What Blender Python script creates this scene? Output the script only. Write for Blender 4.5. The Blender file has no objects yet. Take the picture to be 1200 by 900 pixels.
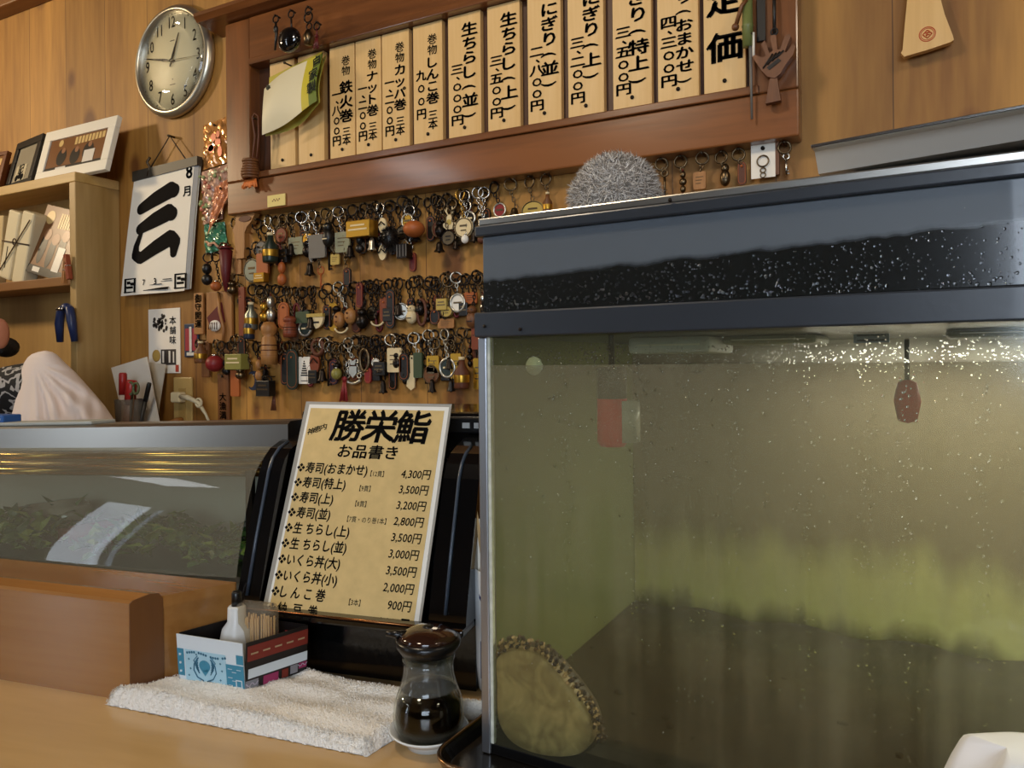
import bpy, bmesh, math, random
from mathutils import Vector, Matrix
C = bpy.context.scene.collection
S = bpy.context.scene
PI = math.pi
# ------------------------------------------------------------ camera
F = 870.0; RHO = 0.010; HZ = 425.0; PSI = math.atan(F/1685.0); CAMZ = 1.2; YW = 1.29; CZ = 0.824
sn, cs = math.sin(PSI), math.cos(PSI)
RIGHT = Vector((cs, sn, 0)); FWD = Vector((-sn, cs, 0)); UP = Vector((0, 0, 1))
cam = bpy.data.cameras.new('camera'); camo = bpy.data.objects.new('camera', cam); C.objects.link(camo)
rr = (RIGHT - RHO*UP).normalized(); ru = (UP + RHO*RIGHT).normalized()
M = Matrix((rr, ru, -FWD)).transposed().to_4x4(); M.translation = (0, 0, CAMZ)
camo.matrix_world = M
cam.sensor_width = 36; cam.lens = 36*F/1200; cam.shift_y = (HZ-450)/1200; cam.clip_start = 0.02
S.camera = camo
S.view_settings.view_transform = 'Standard'; S.view_settings.look = 'None'
S.view_settings.gamma = 1.0; S.view_settings.use_curve_mapping = False
S.view_settings.exposure = 0.0
# ------------------------------------------------------------ light
w = bpy.data.worlds.new('world'); S.world = w; w.use_nodes = True
bg = w.node_tree.nodes['Background']; bg.inputs[0].default_value = (0.62, 0.78, 1.0, 1); bg.inputs[1].default_value = 3.0
def area(name, loc, to, size, power, col, size_y=None):
    l = bpy.data.lights.new(name, 'AREA'); l.energy = power; l.color = col; l.size = size
    if size_y: l.shape = 'RECTANGLE'; l.size_y = size_y
    else: l.shape = 'DISK'
    o = bpy.data.objects.new(name, l); C.objects.link(o); o.location = loc
    o.rotation_euler = (Vector(to)-Vector(loc)).to_track_quat('-Z', 'Y').to_euler()
    return o
WARM = (1.0, 0.77, 0.48); WARM2 = (1.0, 0.82, 0.60); DAY = (0.78, 0.88, 1.0)
area('ceiling_lamp_light', (-3.0, 0.25, 2.14), (-1.2, 1.29, 1.4), 0.18, 16, WARM)
area('ceiling_lamp_light', (-0.75, 0.15, 2.24), (-0.6, 1.0, 1.2), 0.22, 6.5, WARM2)
area('ceiling_lamp_light', (0.75, 0.30, 2.24), (0.2, 1.2, 1.4), 0.22, 3.5, WARM2)
area('ceiling_panel_light', (-2.45, -1.15, 2.33), (-2.45, -1.15, 0), 0.30, 5, (.92, .96, 1.0), 0.62)
area('daylight', (-3.08, -2.12, 1.4), (-1.2, 1, 1.0), 0.24, 8, DAY, 1.5)
area('daylight', (0.75, -2.12, 1.65), (0.1, 1, 1.1), 1.3, 36, DAY, 1.1)

# ------------------------------------------------------------ pixel helpers (1200x900 frame -> points in the room)
def ray(px, py):
    dx, dy = px-600, py-450
    a = (dx-RHO*dy)/F; v = -((dy+RHO*dx)-(HZ-450))/F
    return FWD + a*RIGHT + v*UP
def at(px, py, t): return Vector((0, 0, CAMZ)) + ray(px, py)*t
def wall(px, py, dy=0.0):
    r = ray(px, py); return at(px, py, (YW-dy)/r.y)
def plY(px, py, y): r = ray(px, py); return at(px, py, y/r.y)
def hz(px, py, z): r = ray(px, py); return at(px, py, (z-CAMZ)/r.z)
def wdepth(px): r = ray(px, 400); return YW/r.y
def ws(px):                                   # metres per pixel at the wall: across, up
    d = wdepth(px); return (wall(px+1, 300).x-wall(px, 300).x), d/F
# ------------------------------------------------------------ materials
def lin(h):
    h = h.lstrip('#'); o = []
    for i in (0, 2, 4):
        v = int(h[i:i+2], 16)/255; o.append(v/12.92 if v <= .04045 else ((v+.055)/1.055)**2.4)
    return (*o, 1)
MC = {}
def new(name):
    m = bpy.data.materials.new(name); m.use_nodes = True
    return m, m.node_tree.nodes, m.node_tree.links, m.node_tree.nodes['Principled BSDF']
def mat(name, col, rough=.55, metal=0., coat=0., var=0., vs=8., bump=0., bs=60., trans=0., ior=1.45, stretch=(1, 1, 1), emit=None, spec=None, sheen=0.):
    if name in MC: return MC[name]
    m, N, L, P = new(name); c = lin(col) if isinstance(col, str) else col
    P.inputs['Base Color'].default_value = c; P.inputs['Roughness'].default_value = rough; P.inputs['Metallic'].default_value = metal
    P.inputs['Coat Weight'].default_value = coat; P.inputs['Coat Roughness'].default_value = .06
    P.inputs['Transmission Weight'].default_value = trans; P.inputs['IOR'].default_value = ior
    if sheen: P.inputs['Sheen Weight'].default_value = sheen
    if spec is not None: P.inputs['Specular IOR Level'].default_value = spec
    if emit: P.inputs['Emission Color'].default_value = lin(emit[0]); P.inputs['Emission Strength'].default_value = emit[1]
    if var or bump:
        tc = N.new('ShaderNodeTexCoord'); mp = N.new('ShaderNodeMapping'); mp.inputs['Scale'].default_value = stretch
        L.new(tc.outputs['Object'], mp.inputs[0])
    if var:
        nz = N.new('ShaderNodeTexNoise'); nz.inputs['Scale'].default_value = vs; nz.inputs['Detail'].default_value = 5; L.new(mp.outputs[0], nz.inputs[0])
        mr = N.new('ShaderNodeMapRange'); mr.inputs[1].default_value = .3; mr.inputs[2].default_value = .7; mr.inputs[3].default_value = 1-var; mr.inputs[4].default_value = 1+var
        L.new(nz.outputs[0], mr.inputs[0])
        hs = N.new('ShaderNodeHueSaturation'); hs.inputs['Color'].default_value = c; L.new(mr.outputs[0], hs.inputs['Value']); L.new(hs.outputs[0], P.inputs['Base Color'])
    if bump:
        nb = N.new('ShaderNodeTexNoise'); nb.inputs['Scale'].default_value = bs; nb.inputs['Detail'].default_value = 3; L.new(mp.outputs[0], nb.inputs[0])
        b = N.new('ShaderNodeBump'); b.inputs['Strength'].default_value = bump; b.inputs['Distance'].default_value = .004; L.new(nb.outputs[0], b.inputs['Height']); L.new(b.outputs[0], P.inputs['Normal'])
    MC[name] = m; return m
def wood(name, c1, c2, along='z', rough=.5, coat=0., fine=14., seam=0., knots=0., long=.09, phase=0.):
    if name in MC: return MC[name]
    m, N, L, P = new(name)
    P.inputs['Roughness'].default_value = rough; P.inputs['Coat Weight'].default_value = coat; P.inputs['Coat Roughness'].default_value = .12
    tc = N.new('ShaderNodeTexCoord'); mp = N.new('ShaderNodeMapping')
    sc = {'z': (1, 1, long), 'x': (long, 1, 1), 'y': (1, long, 1)}[along]; mp.inputs['Scale'].default_value = sc; mp.inputs['Location'].default_value = (phase, phase*.7, phase*.3)
    L.new(tc.outputs['Object'], mp.inputs[0])
    n1 = N.new('ShaderNodeTexNoise'); n1.inputs['Scale'].default_value = fine; n1.inputs['Detail'].default_value = 4; n1.inputs['Distortion'].default_value = .6; L.new(mp.outputs[0], n1.inputs[0])
    n2 = N.new('ShaderNodeTexNoise'); n2.inputs['Scale'].default_value = fine*9; n2.inputs['Detail'].default_value = 3; L.new(mp.outputs[0], n2.inputs[0])
    ma = N.new('ShaderNodeMath'); ma.operation = 'MULTIPLY_ADD'; L.new(n2.outputs[0], ma.inputs[0]); ma.inputs[1].default_value = .35; L.new(n1.outputs[0], ma.inputs[2])
    cr = N.new('ShaderNodeValToRGB'); e = cr.color_ramp.elements
    e[0].position = .42; e[0].color = lin(c2); e[1].position = .86; e[1].color = lin(c1); L.new(ma.outputs[0], cr.inputs[0])
    out = cr.outputs[0]
    if seam:
        sx = N.new('ShaderNodeSeparateXYZ'); L.new(tc.outputs['Object'], sx.inputs[0])
        dv = N.new('ShaderNodeMath'); dv.operation = 'DIVIDE'; L.new(sx.outputs[0], dv.inputs[0]); dv.inputs[1].default_value = seam
        fr = N.new('ShaderNodeMath'); fr.operation = 'FRACT'; L.new(dv.outputs[0], fr.inputs[0])
        lt = N.new('ShaderNodeMath'); lt.operation = 'LESS_THAN'; L.new(fr.outputs[0], lt.inputs[0]); lt.inputs[1].default_value = .0016/seam
        fl = N.new('ShaderNodeMath'); fl.operation = 'FLOOR'; L.new(dv.outputs[0], fl.inputs[0])
        wn = N.new('ShaderNodeTexWhiteNoise'); wn.noise_dimensions = '1D'; L.new(fl.outputs[0], wn.inputs['W'])
        mr = N.new('ShaderNodeMapRange'); mr.inputs[3].default_value = .86; mr.inputs[4].default_value = 1.12; L.new(wn.outputs[0], mr.inputs[0])
        hs = N.new('ShaderNodeHueSaturation'); L.new(mr.outputs[0], hs.inputs['Value']); L.new(out, hs.inputs['Color'])
        mx = N.new('ShaderNodeMix'); mx.data_type = 'RGBA'; L.new(lt.outputs[0], mx.inputs[0]); L.new(hs.outputs[0], mx.inputs[6]); mx.inputs[7].default_value = lin('553618'); out = mx.outputs[2]
    if knots:
        s2 = N.new('ShaderNodeSeparateXYZ'); L.new(tc.outputs['Object'], s2.inputs[0]); zz = N.new('ShaderNodeMath'); zz.operation = 'MULTIPLY'; zz.inputs[1].default_value = .6; L.new(s2.outputs[2], zz.inputs[0]); mk = N.new('ShaderNodeCombineXYZ'); L.new(s2.outputs[0], mk.inputs[0]); L.new(zz.outputs[0], mk.inputs[1])
        v = N.new('ShaderNodeTexVoronoi'); v.voronoi_dimensions = '2D'; v.inputs['Scale'].default_value = knots; L.new(mk.outputs[0], v.inputs[0])
        wnz = N.new('ShaderNodeSeparateColor'); L.new(v.outputs['Color'], wnz.inputs[0])
        rad = N.new('ShaderNodeMath'); rad.operation = 'MULTIPLY'; L.new(wnz.outputs[0], rad.inputs[0]); rad.inputs[1].default_value = .15
        dd = N.new('ShaderNodeMath'); dd.operation = 'SUBTRACT'; L.new(rad.outputs[0], dd.inputs[0]); L.new(v.outputs['Distance'], dd.inputs[1])
        kr = N.new('ShaderNodeMapRange'); kr.inputs[1].default_value = -.035; kr.inputs[2].default_value = .03; L.new(dd.outputs[0], kr.inputs[0])
        k2 = N.new('ShaderNodeMath'); k2.operation = 'MULTIPLY'; L.new(kr.outputs[0], k2.inputs[0]); k2.inputs[1].default_value = .75
        mx2 = N.new('ShaderNodeMix'); mx2.data_type = 'RGBA'; L.new(k2.outputs[0], mx2.inputs[0]); L.new(out, mx2.inputs[6]); mx2.inputs[7].default_value = lin('5a2c10'); out = mx2.outputs[2]
    L.new(out, P.inputs['Base Color'])
    b = N.new('ShaderNodeBump'); b.inputs['Strength'].default_value = .12; b.inputs['Distance'].default_value = .002; L.new(ma.outputs[0], b.inputs['Height']); L.new(b.outputs[0], P.inputs['Normal'])
    MC[name] = m; return m
def fres(N, L, ior):
    # pane reflection that behaves the same from both faces
    fr = N.new('ShaderNodeFresnel'); ge = N.new('ShaderNodeNewGeometry'); mr = N.new('ShaderNodeMapRange'); mr.inputs[3].default_value = ior; mr.inputs[4].default_value = 1/ior
    L.new(ge.outputs['Backfacing'], mr.inputs[0]); L.new(mr.outputs[0], fr.inputs[0]); return fr
def glass(name, tint='ffffff', refl=.06, film=0., filmcol='909080', rough=.02):   # a thin pane: see-through, mirror-like at a slant
    if name in MC: return MC[name]
    m, N, L, P = new(name); N.remove(P); out = N['Material Output']
    t = N.new('ShaderNodeBsdfTransparent'); t.inputs[0].default_value = lin(tint)
    g = N.new('ShaderNodeBsdfGlossy'); g.inputs['Roughness'].default_value = rough
    fr = fres(N, L, 1.45)
    mx = N.new('ShaderNodeMixShader'); L.new(fr.outputs[0], mx.inputs[0]); L.new(t.outputs[0], mx.inputs[1]); L.new(g.outputs[0], mx.inputs[2]); last = mx
    if film:
        d = N.new('ShaderNodeBsdfDiffuse'); d.inputs[0].default_value = lin(filmcol)
        m2 = N.new('ShaderNodeMixShader'); m2.inputs[0].default_value = film; L.new(last.outputs[0], m2.inputs[1]); L.new(d.outputs[0], m2.inputs[2]); last = m2
    L.new(last.outputs[0], out.inputs[0]); MC[name] = m; return m
# ------------------------------------------------------------ mesh builder
class MB:
    def __init__(s): s.v = []; s.f = []; s.mi = []; s.sm = []
    def add(s, vs, fs, mi=0, sm=False, M=None):
        b = len(s.v)
        s.v += [tuple(M @ Vector(v)) if M is not None else tuple(v) for v in vs]
        for f in fs: s.f.append([b+i for i in f]); s.mi.append(mi); s.sm.append(sm)
        return s
    def bm(s, b, mi=0, sm=False, M=None):
        b.verts.index_update(); s.add([v.co.copy() for v in b.verts], [[v.index for v in f.verts] for f in b.faces], mi, sm, M); b.free(); return s
    def box(s, lo, hi, bev=0., mi=0, M=None, seg=2):
        b = bmesh.new(); bmesh.ops.create_cube(b, size=1)
        for v in b.verts: v.co = Vector([lo[i] if v.co[i] < 0 else hi[i] for i in range(3)])
        if bev: bmesh.ops.bevel(b, geom=b.edges[:], offset=bev, segments=seg, affect='EDGES', profile=.5)
        return s.bm(b, mi, False, M)
    def tube(s, pts, r, n=8, closed=False, mi=0, sm=True, M=None):
        pts = [Vector(p) for p in pts]; k = len(pts); vs = []; fs = []; rad = r if isinstance(r, (list, tuple)) else [r]*k
        nrm = None
        for i, p in enumerate(pts):
            a = pts[i-1] if (i > 0 or closed) else p; c = pts[(i+1) % k] if (i < k-1 or closed) else p
            t = (c-a).normalized() if (c-a).length > 1e-9 else Vector((0, 0, 1))
            if nrm is None:
                nrm = t.cross(Vector((0, 0, 1)))
                if nrm.length < .1: nrm = t.cross(Vector((1, 0, 0)))
            nrm = (nrm - t*nrm.dot(t)).normalized(); bn = t.cross(nrm)
            for j in range(n):
                q = 2*PI*j/n; vs.append(p+(nrm*math.cos(q)+bn*math.sin(q))*rad[i])
        for i in range(k if closed else k-1):
            for j in range(n):
                i2 = (i+1) % k; fs.append([i*n+j, i*n+(j+1) % n, i2*n+(j+1) % n, i2*n+j])
        if not closed: fs += [list(range(n))[::-1], [(k-1)*n+j for j in range(n)]]
        return s.add(vs, fs, mi, sm, M)
    def cyl(s, a, b, r0, r1=None, n=16, mi=0, sm=True, M=None): return s.tube([a, b], [r0, r0 if r1 is None else r1], n, False, mi, sm, M)
    def ring(s, c, R, r, ax='y', n=20, m=6, mi=0, sx=1., sz=1., M=None, tw=0.):
        pts = []
        for i in range(n):
            q = 2*PI*i/n; a, b = R*sx*math.cos(q), R*sz*math.sin(q)
            p = {'y': (a*math.cos(tw), a*math.sin(tw), b), 'x': (a*math.sin(tw), a*math.cos(tw), b), 'z': (a, b, 0)}[ax]
            pts.append(Vector(c)+Vector(p))
        return s.tube(pts, r, m, True, mi, True, M)
    def lathe(s, prof, c=(0, 0, 0), n=24, mi=0, sm=True, M=None, sx=1., sy=1., cap=True):
        vs = []; fs = []; k = len(prof)
        for r, z in prof:
            for j in range(n): q = 2*PI*j/n; vs.append((c[0]+r*sx*math.cos(q), c[1]+r*sy*math.sin(q), c[2]+z))
        for i in range(k-1):
            for j in range(n): fs.append([i*n+j, i*n+(j+1) % n, (i+1)*n+(j+1) % n, (i+1)*n+j])
        if cap and prof[0][0] > 1e-5: fs.append(list(range(n))[::-1])
        if cap and prof[-1][0] > 1e-5: fs.append([(k-1)*n+j for j in range(n)])
        return s.add(vs, fs, mi, sm, M)
    def prism(s, poly, O, U, V, T, mi=0, M=None, sm=False):    # outline (u,v) in plane O+uU+vV, thickness vector T
        O, U, V, T = map(Vector, (O, U, V, T)); k = len(poly)
        vs = [O+U*a+V*b for a, b in poly]; vs += [p+T for p in vs]
        fs = [list(range(k)), [k+i for i in range(k)][::-1]]+[[i, k+i, k+(i+1) % k, (i+1) % k] for i in range(k)]
        return s.add(vs, fs, mi, sm, M)
    def ell(s, c, r, n=14, m=8, mi=0, M=None):
        r = (r, r, r) if not isinstance(r, (tuple, list)) else r
        vs = []; fs = []
        for i in range(m+1):
            t = PI*i/m
            for j in range(n): q = 2*PI*j/n; vs.append((c[0]+r[0]*math.sin(t)*math.cos(q), c[1]+r[1]*math.sin(t)*math.sin(q), c[2]+r[2]*math.cos(t)))
        for i in range(m):
            for j in range(n): fs.append([i*n+j, (i+1)*n+j, (i+1)*n+(j+1) % n, i*n+(j+1) % n])
        return s.add(vs, fs, mi, True, M)
    def grid(s, fn, nu, nv, mi=0, sm=True, M=None, thick=None):
        vs = [fn(i/nu, j/nv) for j in range(nv+1) for i in range(nu+1)]; fs = []
        for j in range(nv):
            for i in range(nu): a = j*(nu+1)+i; fs.append([a, a+1, a+nu+2, a+nu+1])
        return s.add(vs, fs, mi, sm, M)
    def quad(s, a, b, c, d, mi=0, M=None): return s.add([a, b, c, d], [[0, 1, 2, 3]], mi, False, M)
    def text(s, t, O, U, V, size, align='c', bold=.0, mi=0, sx=1., shear=0., M=None):
        vs, fs, w_ = glyphs(t); O, U, V = map(Vector, (O, U, V)); off = {'c': -w_/2, 'l': 0, 'r': -w_}[align]
        for du, dv in (((-bold, -.5*bold), (bold, -.5*bold), (0, bold)) if bold > .005 else ((0, 0),)):      # a heavier brush: the same strokes laid three times
            s.add([O+U*((x+off+du)*size*sx+shear*y*size)+V*((y+dv)*size) for x, y in vs], fs, mi, False, M)
        return s
    def build(s, name, mats, parent=None, loc=None):
        me = bpy.data.meshes.new(name); me.from_pydata(s.v, [], s.f)
        for m in (mats if isinstance(mats, (list, tuple)) else [mats]): me.materials.append(m)
        me.polygons.foreach_set('material_index', s.mi); me.polygons.foreach_set('use_smooth', s.sm)
        b = bmesh.new(); b.from_mesh(me); bmesh.ops.recalc_face_normals(b, faces=b.faces[:]); b.to_mesh(me); b.free(); me.update()
        o = bpy.data.objects.new(name, me); C.objects.link(o)
        if parent is not None: o.parent = parent
        if loc is not None: o.location = loc
        return o
GC = {}
def glyphs(t, bold=0.):
    # outlines of a line of writing, scaled so that one full-width character is 1 x 1 (centred on v=0)
    if (t, bold) in GC: return GC[(t, bold)]
    cu = bpy.data.curves.new('writing', 'FONT'); cu.body = t; cu.size = 1.0; cu.offset = bold; cu.resolution_u = 2
    o = bpy.data.objects.new('writing', cu); C.objects.link(o); dg = bpy.context.evaluated_depsgraph_get()
    me = bpy.data.meshes.new_from_object(o.evaluated_get(dg)); k = 1/.83
    vs = [(v.co.x*k, v.co.y*k) for v in me.vertices]; fs = [list(p.vertices) for p in me.polygons]
    bpy.data.objects.remove(o); bpy.data.curves.remove(cu); bpy.data.meshes.remove(me)
    if vs:
        x0 = min(v[0] for v in vs); x1 = max(v[0] for v in vs)
        ky = .86 if any(ord(c) > 0x2E7F for c in t) else 1.0
        vs = [(a-x0, (b-.38)*ky) for a, b in vs]; w_ = x1-x0
    else: w_ = .5
    GC[(t, bold)] = (vs, fs, w_); return GC[(t, bold)]
def column(mb, t, O, U, V, size, pitch, bold=.02, sx=1.):   # vertical writing, first character centred at O
    O, U, V = map(Vector, (O, U, V))
    k = 0.
    for i, ch in enumerate(t):
        if i and t[i-1] == '、': k -= .42
        p = O - V*(pitch*(i+k)); u, v = U, V
        if ch == ' ': continue
        if ch in '（）()': u, v = -V, U; ch = {'（': '(', '）': ')'}.get(ch, ch); mb.text(ch, p, u, v, size, 'c', bold, sx=.8); continue
        if ch == '、': mb.text(ch, p+U*size*.1+V*size*.48, u, v, size, 'c', bold); continue
        if ch == '〇': mb.text('O', p, u, v, size*.8, 'c', bold, sx=sx); continue
        mb.text(ch, p, u, v, size, 'c', bold, sx=sx)
# ------------------------------------------------------------ objects
def tag(o, label=None, cat=None, group=None, kind=None):
    if label: o['label'] = label
    if cat: o['category'] = cat
    if group: o['group'] = group
    if kind: o['kind'] = kind
    return o
def thing(name, label, cat, loc=(0, 0, 0), rz=0., group=None, M=None):
    o = bpy.data.objects.new(name, None); o.empty_display_size = .02; C.objects.link(o)
    if M is not None: o.matrix_world = M
    else: o.location = loc; o.rotation_euler = (0, 0, rz)
    return tag(o, label, cat, group)
def struct(o): o['kind'] = 'structure'; return o
X_, Y_, Z_ = Vector((1, 0, 0)), Vector((0, 1, 0)), Vector((0, 0, 1))
RND = random.Random(5)

# materials used in many places
m_wall = wood('pine_wall', 'ba883f', '7c501d', 'z', .62, 0, 8, seam=.173, knots=4.2)
m_frame = wood('stained_frame', '86522a', '40230e', 'x', .28, .5, 10)
m_framev = wood('stained_frame_upright', '86522a', '40230e', 'z', .28, .5, 10)
m_slip = wood('menu_slip_wood', 'e2c088', 'd0a868', 'z', .5, 0, 16, long=.05)
m_shelf = wood('pale_shelf_wood', 'c0a068', '9c7c46', 'z', .5, .1, 8)
m_ledge = wood('varnished_ledge', 'a4743e', '8a5a2a', 'x', .22, .5, 12, long=.05)
m_counter = wood('counter_wood', 'c8a670', 'b08c58', 'x', .3, .3, 7, long=.12)
m_ink = mat('black_ink', '0c0908', .85, spec=.15)
m_paper = mat('white_paper', 'efe8da', .7)
m_brass = mat('brass', 'c79a45', .28, 1.)
m_steel = mat('bright_steel', 'c2bfb8', .25, 1.)
m_old = mat('tarnished_metal', '6a5a44', .35, 1.)
m_dark = mat('dark_metal', '2a2420', .35, .8)
m_nail = mat('nail_metal', '54483a', .4, 1.)
m_black = mat('black_plastic', '0c0c0d', .3)
m_blackgl = mat('black_gloss', '0a0a0b', .14, 0, .6)
m_white = mat('white_plastic', 'e8e6e0', .35)

# ============================================================ ROOM
mb = MB().box((-3.7, YW, 0), (1.9, YW+.12, 2.6)); wb = struct(mb.build('wall_back', m_wall))
m_plaster = mat('plaster', '9c8a6a', .8, var=.05)
m_dim = mat('brown_plaster', '6b5638', .8, var=.06)
struct(MB().box((-3.8, -2.3, 0), (-3.7, YW+.12, 2.6)).build('wall_left', m_dim))
struct(MB().box((1.9, -2.3, 0), (2.0, YW+.12, 2.6)).build('wall_right', m_dim))
fw = MB()
WINS = [(-3.22, -2.94, 1.0, 2.25), (.05, 1.45, 1.05, 2.2)]
xs = [-3.8, WINS[0][0], WINS[0][1], WINS[1][0], WINS[1][1], 2.0]
for i in (0, 2, 4): fw.box((xs[i], -2.4, 0), (xs[i+1], -2.3, 2.6))
for a, b, z0, z1 in WINS: fw.box((a, -2.4, 0), (b, -2.3, z0)); fw.box((a, -2.4, z1), (b, -2.3, 2.6))
struct(fw.build('wall_front', m_dim))
for i, (a, b, z0, z1) in enumerate(WINS):
    f_ = MB()
    for q in ((a, z0, a+.05, z1), (b-.05, z0, b, z1), (a+.05, z0, b-.05, z0+.05), (a+.05, z1-.05, b-.05, z1), ((a+b)/2-.02, z0+.05, (a+b)/2+.02, z1-.05)):
        f_.box((q[0], -2.37, q[1]), (q[2], -2.32, q[3]))
    o = struct(f_.build('window_%d' % (i+1), mat('window_frame_paint', '8a8578', .5)))
    MB().box((a+.05, -2.347, z0+.05), (b-.05, -2.343, z1-.05)).build('pane', glass('window_pane'), o)
ZC = 2.262
struct(MB().box((-3.8, -2.4, 2.34), (2.0, YW+.12, 2.46)).build('ceiling', wood('ceiling_boards', '5a3a1e', '3c2512', 'x', .6, 0, 9, seam=.3)))
struct(MB().box((-3.7, YW-.05, ZC-.012), (1.9, YW, ZC+.014), .004).box((-3.7, YW-.16, ZC+.014), (1.9, YW, 2.34)).build('trim_1', wood('ceiling_trim', '8a5a2a', '6a421c', 'x', .5, 0, 9)))
struct(MB().box((-3.8, -2.4, -.08), (2.0, YW+.12, 0)).build('floor', mat('floor_tile', '4c4640', .4, var=.08)))

# customer counter (rotated 9 degrees to the wall)
EB = Matrix.Translation((-.767, .542, CZ)) @ Matrix.Rotation(math.radians(9.0), 4, 'Z')
t = thing('sushi_counter', 'long light brown wooden counter in the foreground carrying everything', 'counter', M=EB.copy())
MB().prism([(-1.6, -.42), (1.3, -.42), (1.3, .41), (-.02, .41), (-.30, .385), (-1.6, .375)], (0, 0, -.045), X_, Y_, (0, 0, .045)).build('worktop', m_counter, t)
MB().box((-1.6, -.12, -CZ), (1.3, -.07, -.045)).build('front_panel', wood('counter_panel', '6b4522', '55341a', 'z', .5, 0, 8), t)

# ledge box
t = thing('wooden_ledge', 'glossy orange-brown wooden ledge box with raised front lip on the counter', 'ledge', M=EB.copy())
HB = .1125
lip = [(0, 0), (0, HB-.003), (.003, HB), (.018, HB+.004), (.026, HB+.003), (.030, HB-.004), (.030, 0)]
lp = MB(); k = len(lip)
lp.add([(-1.5, a, b) for a, b in lip]+[(a*.62, a, b) for a, b in lip], [[i, (i+1) % k, k+(i+1) % k, k+i] for i in range(k)]+[list(range(k)), [k+i for i in range(k)][::-1]]); fl_ = lp.build('front_lip', m_ledge, t)
MB().add([(a*.62+.0002, a, b) for a, b in lip]+[(a*.62+.0012, a, b) for a, b in lip], [[i, (i+1) % k, k+(i+1) % k, k+i] for i in range(k)]+[list(range(k)), [k+i for i in range(k)][::-1]]).build('end_grain', wood('end_grain_brown', '6e4420', '5a3618', 'z', .35, .3, 12), fl_)
MB().prism([(-1.5, .030), (.020, .030), (.066, .096), (.066, .0985), (-1.5, .0985)], (0, 0, HB-.014), X_, Y_, (0, 0, .013)).build('ledge_top', m_ledge, t)
MB().prism([(.006, .030), (.018, .030), (.064, .096), (.052, .096)], (0, 0, 0), X_, Y_, (0, 0, HB-.014)).build('end_panel', m_ledge, t)

# ============================================================ GLASS CASE (rotated 10 degrees), local x along, y back
EC = Matrix.Translation((-.708, .655, CZ)) @ Matrix.Rotation(math.radians(10), 4, 'Z')
ECi = EC.inverted()
def casep(px, py, off):      # point of the case's own upright plane y=off under a pixel
    n = EC.to_3x3() @ Vector((0, 1, 0)); o = EC @ Vector((0, off, 0)); r = ray(px, py); c0 = Vector((0, 0, CAMZ))
    return ECi @ (c0 + r*((o-c0).dot(n)/r.dot(n)))
TILT = .029
def tl(x): return TILT*x
m_ss = mat('brushed_stainless', 'b4b0a8', .3, 1., bump=.03, bs=40, stretch=(.05, 1, 1))
m_cglass = glass('case_glass', 'dfe6dc', film=.22, filmcol='b8b09a')  # film puts the pale haze of reflections into the glass colour
m_goldrefl = mat('gold_reflection', 'b8914e', .2, 1.)
t = thing('refrigerated_display_case', 'long glass-fronted refrigerated sushi case with steel top rail behind the wooden ledge', 'display case', M=EC.copy())
LX = -.9
def slab(prof, x0, x1, mbd=None, mi=0, sm=False):     # profile (y,z) run along x, following the case's tilt
    mbd = mbd or MB(); k = len(prof)
    vs = [(x, y, z+tl(x)) for x in (x0, x1) for y, z in prof]
    fs = [[i, (i+1) % k, k+(i+1) % k, k+i] for i in range(k)]+[list(range(k)), [k+i for i in range(k)][::-1]]
    return mbd.add(vs, fs, mi, sm)
prof_out = [(.012, .020), (.012, .112), (.020, .150), (.032, .190), (.047, .228), (.060, .246), (.078, .259), (.098, .266)]
pr = prof_out[1:]
def gl(u, v):
    f = v*(len(pr)-1); i = min(int(f), len(pr)-2); f -= i; p = [pr[max(0, i-1)], pr[i], pr[i+1], pr[min(len(pr)-1, i+2)]]; x = LX+(-.022-LX)*u
    y, z = (.5*(2*p[1][c]+(-p[0][c]+p[2][c])*f+(2*p[0][c]-5*p[1][c]+4*p[2][c]-p[3][c])*f*f+(-p[0][c]+3*p[1][c]-3*p[2][c]+p[3][c])*f**3) for c in (0, 1))
    return (x, y, z+tl(x))
g = MB().grid(gl, 4, 36)
g.build('curved_glass', m_cglass, t)
slab([(.098, .262), (.098, .296), (.104, .300), (.150, .300), (.150, .262)], LX, -.004).build('top_rail', m_ss, t)
slab([(.098, .2605), (.098, .2615), (.15, .2615), (.15, .2605)], LX, -.02).build('rail_seal', m_black, t)
rb = MB()
for zz, yy, r in ((.254, .094, .0052), (.243, .088, .0045), (.232, .086, .006)):
    rb.tube([(LX, yy, zz+tl(LX)), (-.03, yy, zz)], r, 10)
rb.build('gold_reflection_bands', m_goldrefl, t)  # tubes stand in for the gold reflections below the rail
MB().box((LX, .012, -.0), (-.012, .29, .09)).box((LX, .05, .09), (-.012, .29, .1)).build('case_base', m_ss, t)
slab([(.27, .1), (.27, .235), (.15, .262), (.15, .268), (.29, .242), (.29, .1)], LX, -.012).build('case_back', mat('case_back_panel', 'b5b0a2', .45, var=.05), t)
slab([(.03, .1), (.047, .18), (.072, .246), (.145, .258), (.265, .234), (.265, .1)], -.020, -.013).build('end_glass', glass('case_end', 'c8c8bc', film=.25, filmcol='8a8270'), t)
MB().box((-.040, .055, .1), (-.030, .062, .238)).build('glass_clip', m_dark, t)
o = MB().box((LX, .102, .300), (casep(117, 499, .11).x, .148, .305), .0015).build('cutting_board', mat('grey_board', 'a8aca6', .4)); o.matrix_world = EC @ Matrix.Rotation(-TILT, 4, 'Y'); tag(o, 'flat pale grey board lying on the steel top of the glass case', 'board')
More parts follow.
